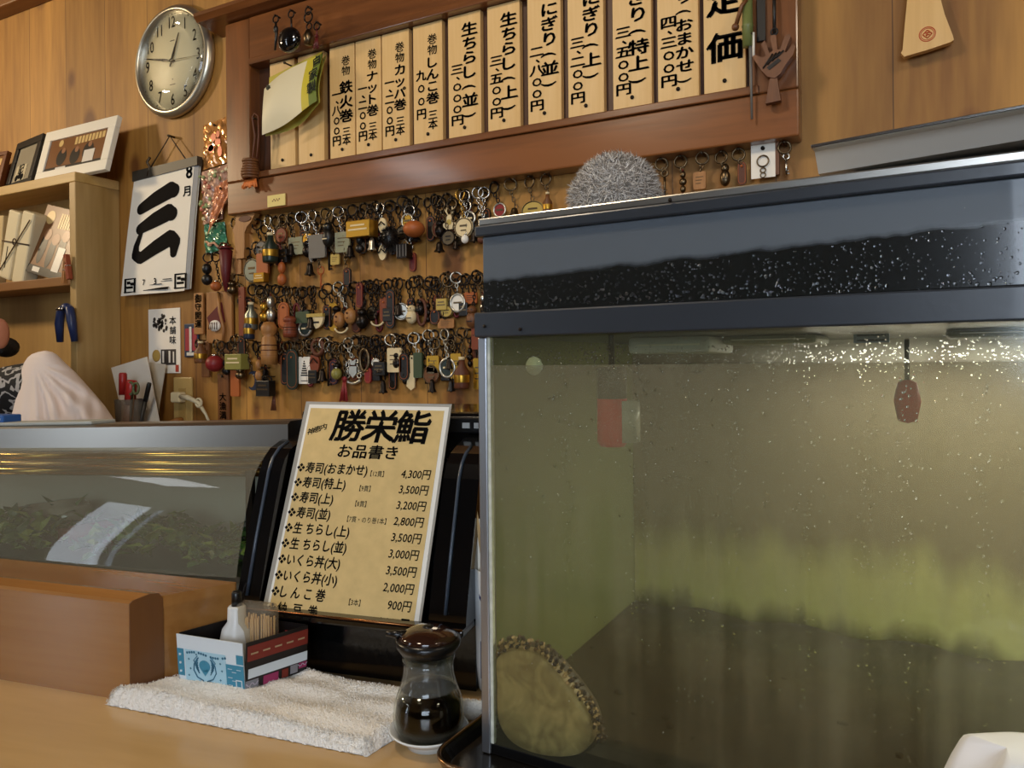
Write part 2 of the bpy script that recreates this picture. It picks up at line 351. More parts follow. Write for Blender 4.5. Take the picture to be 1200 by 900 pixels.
# contents
def leaf(mbd, c, L, W, yaw, pit, mi):
    R = Matrix.Translation(c) @ Matrix.Rotation(yaw, 4, 'Z') @ Matrix.Rotation(pit, 4, 'Y')
    mbd.add([(0, 0, 0), (L*.35, W, .004), (L, 0, .002), (L*.35, -W, .004), (L*.4, 0, .006+.2*W)], [[0, 1, 4], [1, 2, 4], [2, 3, 4], [3, 0, 4]], mi, False, R)
for (x0, x1, lab, n) in ((-.62, -.43, 'heap of green leaves at the left end inside the glass case', 170), (-.36, -.13, 'dark green leafy heap in the middle of the glass case', 240), (-.125, -.035, 'pale green leafy heap at the right end of the glass case', 110)):
    l = MB()
    for i in range(n):
        x = RND.uniform(x0, x1); y = RND.uniform(.07, .2); hh = .03*math.sin(PI*(x-x0)/(x1-x0))+.012
        leaf(l, (x, y, .1+RND.uniform(.0, hh)), RND.uniform(.018, .04), RND.uniform(.006, .013), RND.uniform(0, 6.3), -RND.uniform(-.2, .9), RND.randrange(3))
    o = l.build('garnish_leaves', [mat('leaf_green', '4a6a30', .45), mat('leaf_dark', '33502a', .45), mat('leaf_pale', '74883f', .5)]); o.matrix_world = EC; tag(o, lab, 'leaves', kind='stuff')
def wrapped(x, y, z, sx, sy, sz, rz, col, nm, label):
    b = bmesh.new(); bmesh.ops.create_cube(b, size=1); bmesh.ops.bevel(b, geom=b.edges[:], offset=.16, segments=3, affect='EDGES')
    for v in b.verts: v.co = Vector((v.co.x*sx+.05*sx*math.sin(9*v.co.y), v.co.y*sy, (v.co.z+.5)*sz*(1+.12*math.sin(5*v.co.x))))
    o = MB().bm(b, 0, True).build('fish_block', mat(nm, col, .2, coat=.7, var=.15, vs=30)); o.matrix_world = EC @ Matrix.Translation((x, y, z)) @ Matrix.Rotation(rz, 4, 'Z'); tag(o, label, 'fish')
wrapped(-.40, .16, .1, .10, .05, .03, .3, '7b4038', 'red_fish', 'dark reddish fish block among the leaves inside the glass case')
wrapped(-.53, .2, .1, .13, .07, .05, -.2, 'a89c88', 'pale_fish', 'pale wrapped fish block at the back of the glass case')

# black compressor unit beside the case
t = thing('black_cooling_unit', 'glossy black curved end unit of the cooling case holding up the menu sheet', 'cooling unit', M=EC.copy())
rib = [(.0, .084), (.001, .095), (.020, .160), (.047, .240), (.056, .256), (.07, .267), (.09, .274), (.14, .285), (.14, .084)]
rec = [(y+.032, z-(.012 if z > .26 else 0)) for y, z in rib[:-2]]+[(.2, .275), (.2, .084)]
def prismx(prof, x0, x1, mbd=None): return (mbd or MB()).prism(prof, (x0, 0, 0), (0, 1, 0), (0, 0, 1), (x1-x0, 0, 0))
for x0, x1 in ((-.012, .020), (.243, .288)):
    r_ = prismx(rib, x0, x1).build('side_rib', m_blackgl, t)
    g_ = MB(); xm = x0+(x1-x0)*.45
    g_.tube([(xm, y-.0012, z) for y, z in rib[1:-2]], .0022, 6); g_.build('groove_line', mat('grey_edge', '3c4654', .25), r_)
prismx(rec, .020, .243).build('front_panel', m_blackgl, t)
MB().box((-.012, .03, 0), (.288, .33, .084)).build('base', m_blackgl, t)
MB().box((-.012, -.012, .074), (.288, .03, .084), .003).build('menu_ledge', m_blackgl, t)
MB().tube([(-.012, -.012, .084), (.288, -.012, .084)], .0014, 6).build('ledge_edge', mat('copper_edge', '8a5a34', .25, 1), t)
MB().box((-.012, .14, .084), (.288, .33, .312), .006).build('body', m_blackgl, t)
dp = MB().box((.19, .13, .285), (.286, .142, .306), .002).build('display_panel', m_black, t)
MB().box((.236, .1285, .292), (.246, .131, .299)).box((.252, .1285, .292), (.258, .131, .299)).box((.263, .1285, .292), (.272, .131, .299)).build('readout', mat('readout_grey', '9aa0a4', .3), dp)

# menu sheet standing on the ledge
BL = casep(308, 716, .0); BR = casep(490, 740, .0); TL = casep(357, 473, .096); TR = casep(531, 471, .096)
vup = ((TL-BL)+(TR-BR))/2; H0 = vup.length; V = vup.normalized(); U = ((BR-BL)+(TR-TL)).normalized(); U = (U-V*U.dot(V)).normalized(); N_ = U.cross(V)*-1
if N_.y > 0: N_ = -N_
Wd = ((BR-BL).length+(TR-TL).length)/2; O = (BL+TL+BR+TR)/4 - V*(H0/2); EXT = .004
t = thing('menu_sheet', 'laminated parchment sushi menu leaning on the black unit', 'menu', M=EC.copy())
def mrect(mbd, u0, u1, v0, v1, n0, n1, bev=.0): return mbd.prism([(u0, v0), (u1, v0), (u1, v1), (u0, v1)], O+N_*n0, U, V, N_*(n1-n0))
mrect(MB(), -Wd/2, Wd/2, -EXT, H0, -.0012, 0).build('laminate', mat('laminate_film', 'a9a59c', .12, coat=1.), t)
mrect(MB(), -Wd/2+.006, Wd/2-.003, -EXT+.003, H0-.004, 0, .0003).build('white_border', mat('glossy_white_sheet', 'f0eee6', .18, coat=.8), t)
mrect(MB(), -Wd/2+.0095, Wd/2-.0085, -EXT+.006, H0-.009, .0003, .0006).build('parchment_print', mat('parchment', 'd9bd83', .2, coat=.8, var=.07, vs=60), t)
le = MB(); nO = O+N_*.0009
def mp_(u, v): return nO+U*(u*Wd)+V*(v*H0)
S0 = Wd*.19
for i, ch in enumerate('勝栄鮨'): le.text(ch, mp_(-.16+i*.215, .872), U, V, S0*1.1, 'c', .030, sx=.92, shear=.12)
for i, ch in enumerate('神恵内'): le.text(ch, mp_(-.42+i*.043, .845+i*.012), (U+V*.25).normalized(), V, S0*.23, 'c', .02)
le.text('お品書き', mp_(.0, .752), U, V, S0*.46, 'c', .028, shear=.1)
rows = [('寿司(おまかせ)', '【12貫】', '4,300円'), ('寿司(特上)', '【9貫】', '3,500円'), ('寿司(上)', '【8貫】', '3,200円'), ('寿司(並)', '【7貫・のり巻1本】', '2,800円'), ('生 ちらし(上)', '', '3,500円'), ('生 ちらし(並)', '', '3,000円'), ('いくら丼(大)', '', '3,500円'), ('いくら丼(小)', '', '2,000円'), ('し ん こ 巻', '【3本】', '900円'), ('納  豆  巻', '【3本】', '1,200円')]
for i, (a, b, p) in enumerate(rows):
    v = .665-i*.0715
    le.text('❖', mp_(-.435, v), U, V, S0*.26, 'c', .0)
    le.text(a, mp_(-.40, v), U, V, S0*.37, 'l', .03, sx=.76, shear=.06)
    if b: le.text(b, mp_((.045, -.01, -.02, -.055)[i] if i < 4 else .05, v-.012), U, V, S0*.20, 'l', .0, sx=.72)
    le.text(p, mp_(.43, v-.006), U, V, S0*.33, 'r', .016, sx=.78, shear=.1)
le.build('lettering', m_ink, t)

# ============================================================ MENU BOARD ON THE WALL
FX0, FX1 = -1.392, -.131
t = thing('menu_board', 'long dark-stained wooden frame board of hanging price slips on the wall', 'menu board', (0, YW, 0))
MB().box((FX0+.06, -.016, 1.60), (FX1-.06, 0, 1.93)).build('back_panel', wood('board_back', '4e2c14', '3a1f0d', 'z', .5, 0, 12), t)
zb0, zb1 = 1.553, 1.628
MB().box((FX0, -.045, zb0), (FX1, 0, zb1), .003).build('bottom_rail', m_frame, t)
MB().box((FX0+.07, -.05, zb1), (FX1-.06, -.0, zb1+.014), .002).build('inner_sill', m_frame, t)
MB().box((FX0, -.046, zb1), (FX0+.078, 0, 2.0), .003).build('left_stile', m_framev, t)
MB().box((FX1-.075, -.046, zb1), (FX1, 0, 2.0), .003).build('right_stile', m_framev, t)
MB().box((FX0+.078, -.047, 1.899), (FX1-.075, 0, 2.0), .003).build('top_rail', m_frame, t)
MB().box((FX0+.078, -.05, 1.890), (FX1-.075, 0, 1.905), .002).build('top_molding', m_frame, t)
lt_ = [(FX0-.085, 2.000), (FX1+.06, 2.000), (FX1+.06, 2.022), (FX0-.085, 2.022)]
MB().prism([(0, 0), (-.075, .006), (-.085, .016), (-.085, .024), (0, .024)], (FX0-.06, 0, 2.0), (0, 1, 0), (0, 0, 1), (FX1-FX0+.12, 0, 0)).build('cap_ledge', m_frame, t)
# price slips
slips = [(318, 347, 'blank pale wooden price slip, far left, under the hanging bag', None, None),
 (351, 381, 'blank pale wooden price slip second from the left, partly under the bag', None, None),
 (388, 417, 'wooden slip reading 鉄火巻 at 一、八〇〇円', '巻物 鉄火巻 三本', '一、八〇〇 円'),
 (418.5, 448, 'wooden slip reading ナット巻 at 一、二〇〇円', '巻物 ナット巻 三本', '一、二〇〇 円'),
 (449.5, 481, 'wooden slip reading カッパ巻 at 一、二〇〇円', '巻物 カッパ巻 三本', '一、二〇〇 円'),
 (486, 520, 'wooden slip reading しんこ巻 at 九〇〇円', '巻物 しんこ巻 三本', '九〇〇 円'),
 (527, 565, 'wooden slip reading 生ちらし（並） at 三、〇〇〇円', '生ちらし（並）', '三、〇〇〇円'),
 (573, 611, 'wooden slip reading 生ちらし（上） at 三、五〇〇円', '生ちらし（上）', '三、五〇〇円'),
 (620, 659, 'wooden slip reading にぎり（並） at 二、八〇〇円', 'にぎり（並）', '二、八〇〇円'),
 (667, 709, 'wooden slip reading にぎり（上） at 三、二〇〇円', 'にぎり（上）', '三、二〇〇円'),
 (719.5, 765, 'wooden slip reading にぎり（特上） at 三、五〇〇円', 'にぎり（特上）', '三、五〇〇円'),
 (772, 820, 'wooden slip reading にぎり（おまかせ） at 四、三〇〇円', 'にぎり（おまかせ）', '四、三〇〇円'),
 (826, 875, 'wide wooden slip reading 定価 at the right end', '定価', None)]
for i, (a, b, lab, nm, pr_) in enumerate(slips):
    xa, xb = wall(a, 150, .026).x, wall(b, 150, .026).x; wd = xb-xa; z0 = zb1+.0145; z1 = 1.889
    st = thing('price_slip', lab, 'price slip', ((xa+xb)/2, YW-.026, z0), group='wooden price slips on the menu board')
    MB().box((-wd/2, -.004, 0), (wd/2, .0095, z1-z0), .0012).build('board', m_slip, st)
    MB().cyl((0, -.0035, .022), (0, -.0065, .022), .0034, n=10).build('screw', m_dark, st)
    if nm:
        l = MB(); H = z1-z0; yy = -.0048
        if nm == '定価': column(l, nm, (.0, yy, H*.62), X_, Z_, .050, .078, .04)
        else:
            small = nm.startswith('巻物'); n = len(nm); U2 = X_; cx = wd*.17
            if small:
                l_ = nm.split(' '); n = len(l_[1])
                column(l, l_[0], (cx, yy, H*.855), X_, Z_, .021, H*.088, .014, sx=.95)
                z0n, pn = (.62, .125) if n == 3 else (.665, .098); column(l, l_[1], (cx, yy, H*z0n), X_, Z_, .028 if n == 3 else .0238, H*pn, .038, sx=1.12)
                column(l, l_[2], (cx, yy, H*.235), X_, Z_, .0205, H*.078, .026, sx=.95)
                column(l, pr_.replace(' ', ''), (-wd*.22, yy, H*.575), X_, Z_, .0225, H*(.40/4.5 if '一' in pr_ else .36/3.4), .038, sx=.95)
            else:
                p0, p1 = ((.86, .18) if '生' in nm else (.86, .30) if n == 6 else (.90, .20) if n == 7 else (.90, .14)); pit = H*(p0-p1)/(n-1)
                column(l, nm, (cx, yy, H*p0), X_, Z_, min(.0275, pit*.97), pit, .038, sx=1.2)
                column(l, pr_, (-wd*.22, yy, H*.56), X_, Z_, .0215, H*.40/4.5, .038, sx=1.2)
        l.build('lettering', m_ink, st)

# ============================================================ CLOCK
cc = wall(195.5, 69, .03); RK = .1415
t = thing('wall_clock', 'round silver wall clock with arabic numerals showing about twelve fifty', 'clock', (cc.x, YW, cc.z))
RX = Matrix.Rotation(PI/2, 4, 'X')     # lathe axis z -> -y (towards the room)
m_silver = mat('silver_rim', 'b9b2a0', .32, .85)
MB().lathe([(RK*.93, 0), (RK*.98, .002), (RK, .008), (RK*.995, .014), (RK*.95, .021), (RK*.91, .024), (RK*.885, .023), (RK*.865, .018), (RK*.86, .011)], n=64, M=RX, cap=False).build('rim', m_silver, t)
MB().lathe([(0, .008), (RK*.87, .008), (RK*.87, .0140), (0, .0141)], n=48, M=RX).build('dial', mat('cream_dial', 'ece2c6', .6), t)
nu = MB()
for k in range(1, 13):
    q = math.radians(90-30*k); nu.text(str(k), (RK*.665*math.cos(q), -.0147, RK*.69*math.sin(q)), X_, Z_, .034, 'c', .010, sx=.74)
for k in range(60):
    q = math.radians(6*k); r_ = RK*.84; d = .0007 if k % 5 else .0016
    nu.box((r_*math.cos(q)-d, -.0148, r_*math.sin(q)-d), (r_*math.cos(q)+d, -.0141, r_*math.sin(q)+d))
nu.box((-.008, -.0148, RK*.36), (.008, -.0141, RK*.36+.0016)).box((-.010, -.0148, -RK*.42), (.010, -.0141, -RK*.42+.0012)).prism([(-.002, 0), (.002, 0), (0, .003)], (0, -.0148, -RK*.33), X_, Z_, (0, .0004, 0))
nu.build('numerals', mat('dial_ink', '2a241c', .5), t)
def hand(L, wv, q, y, nm, back=.015, m=m_ink):
    d = Vector((math.cos(q), 0, math.sin(q))); p = Vector((-d.z, 0, d.x))
    MB().prism([(-back, -wv*.5), (L*.25, -wv), (L, -wv*.25), (L, wv*.25), (L*.25, wv), (-back, wv*.5)], (0, y, 0), d, p, (0, -.0012, 0)).build(nm, m, t)
hand(RK*.50, .0036, math.radians(90-23), -.0168, 'hour_hand'); hand(RK*.74, .0030, math.radians(167), -.0182, 'minute_hand'); hand(RK*.70, .0008, math.radians(-4), -.0196, 'second_hand', .03, mat('grey_hand', '8a8270', .4))
MB().cyl((0, -.010, 0), (0, -.0206, 0), .0042, n=16).build('hub', m_ink, t)
MB().lathe([(0, .0235), (RK*.5, .0225), (RK*.87, .0195), (RK*.87, .0203), (RK*.5, .0233), (0, .0243)], n=40, M=RX).build('cover_glass', glass('clock_glass', 'fafaf6'), t)

# ============================================================ CALENDAR
t = thing('calendar', 'white hanging wall calendar page with a huge brushed 三', 'calendar', (-1.648, YW, 1.70))
cw, y0 = .226, -.018
tl0, tr0, bl0, br0 = (-.112, -.006), (.126, .0), (-.152, -.316), (.101, -.314)
def cq(u, v): return ((tl0[0]*(1-u)+tr0[0]*u)*(1-v)+(bl0[0]*(1-u)+br0[0]*u)*v, (tl0[1]*(1-u)+tr0[1]*u)*(1-v)+(bl0[1]*(1-u)+br0[1]*u)*v)
def cu3(u, v, dy=0): a = cq(u, v); return Vector((a[0], y0-dy-.020*v*(1-.3*v)-.003*math.sin(6*u)*v, a[1]))
def sheet3(fn, nu_, nv_, th): 
    m = MB().grid(lambda u, v: fn(u, v, 0), nu_, nv_).grid(lambda u, v: fn(u, v, -th), nu_, nv_)
    return m
m_pages = mat('calendar_page', 'f1ebdc', .75)
pg = MB().grid(lambda u, v: cu3(u*.95, v), 12, 16)
for dd in (.006, .010): pg.grid(lambda u, v: cu3(.02+u*.98, v*.985, -dd), 12, 16)
pg.build('pages', m_pages, t)
pb = MB().grid(lambda u, v: cu3(.95+.05*u, v*.99, -.004*u-.0005), 2, 16); pb.build('back_pages', mat('calendar_back', 'a7a6a4', .8), t)
MB().prism([(tl0[0]-.004, tl0[1]-.012), (tr0[0]+.002, tr0[1]-.006), (tr0[0]+.002, tr0[1]+.016), (tl0[0]-.004, tl0[1]+.014)], (0, -.022, 0), X_, Z_, (0, .016, 0)).build('binding_bar', mat('calendar_bar', '3a342a', .5), t)
MB().tube([(-.055, -.016, .008), (.02, -.014, .083), (.085, -.016, .010)], .0016, 6).build('hanging_cord', mat('cord_dark', '3a2a1a', .8), t)
MB().cyl((.02, .006, .083), (.02, -.02, .083), .003, n=8).tube([(-.058, -.02, -.01), (-.05, -.02, .012), (-.06, -.02, .026), (-.048, -.02, .036)], .0035, 6).build('nail', m_nail, t)
def stroke(mbd, pts, wd, n=10):       # a brushed stroke on the page: pts (u,v), half widths
    P = []; 
    for i in range(len(pts)-1):
        for k in range(n):
            f = k/n; P.append((pts[i][0]*(1-f)+pts[i+1][0]*f, pts[i][1]*(1-f)+pts[i+1][1]*f, wd[i]*(1-f)+wd[i+1]*f))
    P.append((*pts[-1], wd[-1])); Lh = []; Rh = []
    for i, (u, v, h) in enumerate(P):
        a = P[max(0, i-1)]; b = P[min(len(P)-1, i+1)]; dx, dy = b[0]-a[0], (b[1]-a[1])*1.4; l = math.hypot(dx, dy) or 1; nx, ny = -dy/l, dx/l
        Lh.append(cu3(u+nx*h, v+ny*h/1.4, .0008)); Rh.append(cu3(u-nx*h, v-ny*h/1.4, .0008))
    k = len(P); mbd.add(Lh+Rh, [[i, i+1, k+i+1, k+i] for i in range(k-1)])
    for (u, v, h) in (P[0], P[-1]):
        vs = [cu3(u, v, .0008)]+[cu3(u+h*math.cos(2*PI*j/14), v+h*math.sin(2*PI*j/14)/1.4, .0008) for j in range(14)]
        mbd.add(vs, [[0, 1+j, 1+(j+1) % 14] for j in range(14)])
le = MB()
stroke(le, [(.19, .285), (.40, .225), (.62, .175), (.68, .185)], [.07, .09, .098, .08])
stroke(le, [(.21, .455), (.42, .40), (.62, .355), (.68, .37)], [.065, .092, .10, .08])
stroke(le, [(.24, .48), (.18, .60), (.18, .67), (.27, .70), (.48, .625), (.68, .565), (.76, .60), (.75, .69)], [.03, .045, .06, .07, .085, .095, .08, .05])
o_ = cu3(.885, .06, .0012); le.text('8', o_, X_, Z_, .040, 'c', .03)
o_ = cu3(.875, .215, .0012); le.text('月', o_, X_, Z_, .027, 'c', .03)
le.text('7', cu3(.36, .905, .0012), X_, Z_, .017, 'c', .02); le.text('3', cu3(.52, .905, .0012), X_, Z_, .019, 'c', .03)
for (u0, v0, u1, v1) in ((.44, .925, .62, .93), (.62, .89, .75, .895), (.60, .905, .76, .908), (.36, .955, .72, .972)): a, b = cu3(u0, v1, .0011), cu3(u1, v0, .0011); le.quad(a, (b.x, a.y, a.z), b, (a.x, b.y, b.z))
for (u0, u1) in ((.06, .23), (.80, .97)):
    for q in ((0, 0, 1, .08), (0, .92, 1, 1), (0, 0, .08, 1), (.92, 0, 1, 1), (.2, .2, .5, .4), (.55, .3, .85, .5), (.2, .55, .8, .7)):
        a, b = cu3(u0+(u1-u0)*q[0], .86+.12*q[3], .0011), cu3(u0+(u1-u0)*q[2], .86+.12*q[1], .0011); le.quad(a, (b.x, a.y, a.z), b, (a.x, b.y, b.z))
le.build('lettering', m_ink, t)

# ============================================================ POSTER, THERMOMETER, OUTLET
t = thing('poster', 'small white poster with ink drawings pinned below the calendar', 'poster', (-1.672, YW, 1.265))
MB().box((-.060, -.0025, -.083), (.060, -.0005, .083)).build('sheet', m_paper, t)
p_ = MB()
for i in range(40):
    q = RND.uniform(0, 6.3); r_ = RND.random()**.5; x, z = -.012+.033*r_*math.cos(q), .045+.022*r_*math.sin(q)
    p_.text('●', (x, -.0032, z), X_, Z_, RND.uniform(.004, .012), 'c')
p_.prism([(-.012, -.062), (.045, -.062), (.045, -.022), (-.012, -.022)], (0, -.003, 0), X_, Z_, (0, .0004, 0))
p_.text('本', (.034, -.0032, .05), X_, Z_, .022, 'c', .02).text('舗', (.034, -.0032, .025), X_, Z_, .020, 'c', .02).text('味', (.034, -.0032, .0), X_, Z_, .022, 'c', .02)
p_.build('drawing', mat('poster_ink', '3a3430', .6), t)
MB().box((-.006, -.0036, -.056), (.0, -.0030, -.026)).box((.018, -.0036, -.056), (.024, -.0030, -.026)).box((.034, -.0036, -.056), (.038, -.003, -.028)).build('drawing_highlight', m_paper, t)
MB().lathe([(0, 0), (.016, 0), (.014, .001), (0, .001)], (0, 0, 0), 14, M=Matrix.Translation((-.03, -.003, -.038)) @ RX).build('yellow_dish', mat('mustard', 'b8964a', .6), t)
MB().box((.043, -.0034, -.08), (.055, -.003, -.062)).build('red_seal', mat('seal_red', 'b0402a', .6), t)
t = thing('thermometer_card', 'small dark blue wall card with a red strip next to the poster', 'thermometer', (-1.568, YW, 1.264))
MB().box((-.026, -.005, -.042), (.026, 0, .042), .002).build('card', mat('navy_card', '2c3a52', .45), t)
MB().box((-.021, -.0056, -.026), (.021, -.005, .030)).build('red_field', mat('card_red', '9c3038', .5), t)
MB().box((-.004, -.008, -.03), (.004, -.0055, .034), .001).box((-.016, -.0058, -.038), (.016, -.005, -.030)).build('scale', mat('card_white', 'd8d4c8', .4), t)
wo = wall(216, 478); t = thing('power_outlet', 'cream wall power outlet plate low on the wall beside the poster', 'outlet', (wo.x, YW, wo.z))
MB().box((-.034, -.006, -.054), (.034, 0, .078), .003).build('plate', mat('cream_plate', 'b89a5e', .35), t)
MB().box((-.013, -.008, -.05), (.013, -.005, .05), .001).build('socket_strip', mat('socket_beige', 'a2854c', .4), t)
t = thing('plug_and_cord', 'cream plug with a curling pale cord pushed into the wall outlet', 'plug', (wo.x, YW, wo.z+.028))
MB().box((-.016, -.030, -.013), (.018, -.0085, .013), .004).build('plug', mat('cream_plug', 'd4c49c', .35), t)
MB().tube([(.016, -.024, .002), (.05, -.03, .0), (.085, -.028, -.012), (.105, -.024, -.04), (.118, -.02, -.07)], [.006, .007, .0055, .0035, .003], 8).ring((.088, -.030, -.012), .010, .003).build('cord', mat('cream_cord', 'cfc4a4', .5), t)
t = thing('brown_cord', 'brown cord leading from the lower outlet socket', 'cord', (wo.x, YW, wo.z-.03))
MB().tube([(.0, -.006, .0), (-.004, -.02, .0), (-.03, -.03, -.01), (-.07, -.03, -.028), (-.12, -.03, -.035)], [.007, .007, .0045, .004, .004], 8).build('cable', mat('brown_cable', '94602a', .5), t)

# ============================================================ SHELF UNIT
SX, SY = -1.846, 1.168
t = thing('shelf_unit', 'pale wooden open shelf unit standing against the wall at the left', 'shelf', (SX, YW, 0))
dY = SY-YW; x0 = -.95
MB().box((-.026, dY, 0), (0, -.001, 1.672), .002).build('side_panel', m_shelf, t)
MB().box((x0, dY, 1.672), (0.0, -.001, 1.697), .002).build('top_board', wood('pale_board', 'd2b072', 'b39050', 'x', .5, .1, 8), t)
MB().box((x0, dY+.004, 1.410), (-.026, -.006, 1.434), .002).build('middle_shelf', wood('brown_board', '9a6a34', '7c5226', 'x', .5, .1, 8), t)
MB().box((x0, -.006, .0), (-.026, -.001, 1.672)).build('back_board', wood('shelf_back', 'b08a4c', '94703a', 'z', .6, 0, 8), t)
# photo frames on top of the shelf
def photo(mbd, w_, h_, y, cols, seed):
    r = random.Random(seed)
    mbd.box((-w_/2, y-.001, -h_/2), (w_/2, y, h_/2), mi=0)
    for k in range(9): x = -w_*.05+k*w_*.058; mbd.box((x, y-.0016, h_*.2+k*.0004), (x+w_*.042, y-.001, h_*.42), mi=1)
    mbd.add(*disc2(-w_*.3, y-.0016, h_*.33, h_*.1), mi=1)
    for (x, z, s_) in ((-w_*.24, -h_*.1, .34), (.0, -h_*.14, .33), (w_*.22, -h_*.08, .36)):
        mbd.add(*disc2(x, y-.0015, z, h_*s_*.75, sx=w_/h_*.34), mi=2); mbd.add(*disc2(x+.004, y-.0017, z+h_*s_*.55, h_*.085), mi=3)
    mbd.box((-w_/2, y-.0019, -h_/2), (w_/2, y-.001, -h_*.38), mi=2); mbd.box((w_*.16, y-.0021, -h_*.4), (w_*.34, y-.0018, -h_*.05), mi=4); mbd.box((-w_*.3, y-.0021, -h_*.47), (-w_*.12, y-.0018, -h_*.4), mi=4)
def disc2(x, y, z, r, n=18, sx=1.): return ([(x, y, z)]+[(x+r*sx*math.cos(2*PI*i/n), y, z+r*math.sin(2*PI*i/n)) for i in range(n)], [[0, 1+i, 1+(i+1) % n] for i in range(n)])
m_ph = [mat('photo_brown', '7a4c22', .3), mat('photo_cream', 'd8b878', .3), mat('photo_black', '17110d', .3), mat('photo_skin', '9a6a48', .3), mat('photo_white', 'e2dcd0', .3)]
zt = 1.697
def pframe(name, label, cx, yb, w_, h_, bw, lean, rz, fm, nm, mcol=None, ins=None):
    t = thing(name, label, 'photo frame', M=Matrix.Translation((cx, yb, zt)) @ Matrix.Rotation(rz, 4, 'Z') @ Matrix.Rotation(-lean, 4, 'X') @ Matrix.Translation((0, 0, h_/2)))
    f = MB()
    for q in ((-w_/2, -h_/2, w_/2, -h_/2+bw), (-w_/2, h_/2-bw, w_/2, h_/2), (-w_/2, -h_/2+bw, -w_/2+bw, h_/2-bw), (w_/2-bw, -h_/2+bw, w_/2, h_/2-bw)): f.box((q[0], -.006, q[1]), (q[2], .008, q[3]), .0015)
    f.build('frame_border', fm, t)
    return t
lean = math.radians(14)
t = pframe('photo_frame', 'white framed group photo leaning on top of the shelf', -1.918, 1.200, .305, .152, .030, lean, 0, mat('white_frame', 'ece6d6', .5), 'f')
mb = MB(); photo(mb, .245, .098, -.001, None, 1); mb.build('photograph', m_ph, t)
t = pframe('photo_frame', 'black framed picture leaning on the shelf behind the white frame', -2.165, 1.208, .165, .152, .022, lean, math.radians(-8), mat('black_frame', '17120e', .4), 'f')
MB().box((-.065, -.001, -.06), (.065, 0, .06)).build('mount', mat('grey_mount', '8a806a', .6), t)
p_ = MB().box((-.045, -.002, -.05), (.02, -.001, -.002), mi=1).text('記', (-.012, -.0024, -.016), X_, Z_, .03, 'c', .03)
for q in ((-.03, -.04), (-.012, -.035), (.004, -.04)): p_.add(*disc2(q[0], -.0024, q[1], .010))
p_.build('print', [m_ink, mat('print_cream', 'bdb090', .6)], t)
t = pframe('photo_frame', 'brown framed photo at the far left end of the shelf top', -2.385, 1.205, .22, .135, .012, lean, math.radians(6), mat('brown_frame', '6a3a1c', .4), 'f')
mb = MB(); photo(mb, .196, .111, -.001, None, 1); mb.build('photograph', m_ph, t)
# inside the shelf
zs = 1.434
t = thing('leaning_photo', 'unframed group photo leaning inside the shelf compartment', 'photo', M=Matrix.Translation((-1.985, 1.20, zs+.098)) @ Matrix.Rotation(math.radians(14), 4, 'Y') @ Matrix.Rotation(math.radians(-12), 4, 'X'))
mb = MB(); photo(mb, .17, .19, -.001, None, 2); mb.box((-.085, 0, -.095), (.085, .002, .095)); mb.build('photograph', m_ph, t)
t = thing('bundle', 'pair of long pale wrapped bundles tied with string inside the shelf', 'bundle', M=Matrix.Translation((-2.15, 1.205, zs+.002)) @ Matrix.Rotation(math.radians(17), 4, 'Y'))
for k, (x, h_) in enumerate(((-.032, .19), (.032, .2))):
    MB().box((x-.028, -.03, 0), (x+.028, .008, h_), .006).build('wrapped_pack', mat('wrap_cream', 'd6c8a4', .6), t)
MB().tube([(-.062, -.032, .10), (.062, -.032, .115)], .002, 6).tube([(-.05, -.033, .02), (.05, -.033, .18)], .0016, 6).ring((.0, -.035, .11), .008, .0016).build('string', mat('string_dark', '4a3420', .8), t)
l = MB(); column(l, '御品書', (.032, -.0305, .075), X_, Z_, .014, .018, .02)
MB().box((-.036, -.031, .03), (-.034, -.0302, .09)).build('pack_line', m_ink, t)
t = thing('pale_board', 'pale upright board at the left end inside the shelf', 'board', M=Matrix.Translation((-2.28, 1.22, zs)) @ Matrix.Rotation(math.radians(8), 4, 'Y'))
MB().box((-.03, -.02, 0), (.03, .0, .2), .003).build('board', mat('wrap_tan', 'c0a878', .6), t)
for k, (dx, rz, lab) in enumerate(((-.006, .15, 'wooden peg clipped upright on the shelf edge by the photo'), (.008, -.2, 'reddish wooden peg leaning beside another on the shelf edge'))):
    t = thing('clothes_peg', lab, 'peg', M=Matrix.Translation((SX-.020+dx*1.6, SY-.006, 1.412+.010*k)) @ Matrix.Rotation(rz, 4, 'Y'))
    for s_ in (-1, 1): MB().box((-.005 if s_ < 0 else .001, -.012, 0), (-.001 if s_ < 0 else .005, 0, .065), .001).build('peg_half', mat('peg_wood%d' % k, ('a87440', '9a4a2c')[k], .6), t)
    MB().ring((0, -.006, .035), .006, .0015, 'z', 12).build('spring', m_steel, t)
t = thing('clamp', 'dark blue plastic spring clamp gripping the front edge of the shelf', 'clamp', M=Matrix.Translation((SX-.013, SY-.004, 1.30)))
m_blue = mat('blue_plastic', '26325a', .35)
for s_ in (-1, 1):
    MB().tube([(s_*.006, -.012, .052), (s_*.018, -.016, .045), (s_*.026, -.016, .01), (s_*.030, -.012, -.036)], [.009, .011, .011, .008], 10).build('handle', m_blue, t)
MB().ell((0, -.014, .05), (.016, .012, .012)).build('hinge', m_blue, t)
MB().cyl((-.012, -.03, .046), (.012, -.03, .046), .004, n=8).build('spring', m_steel, t)

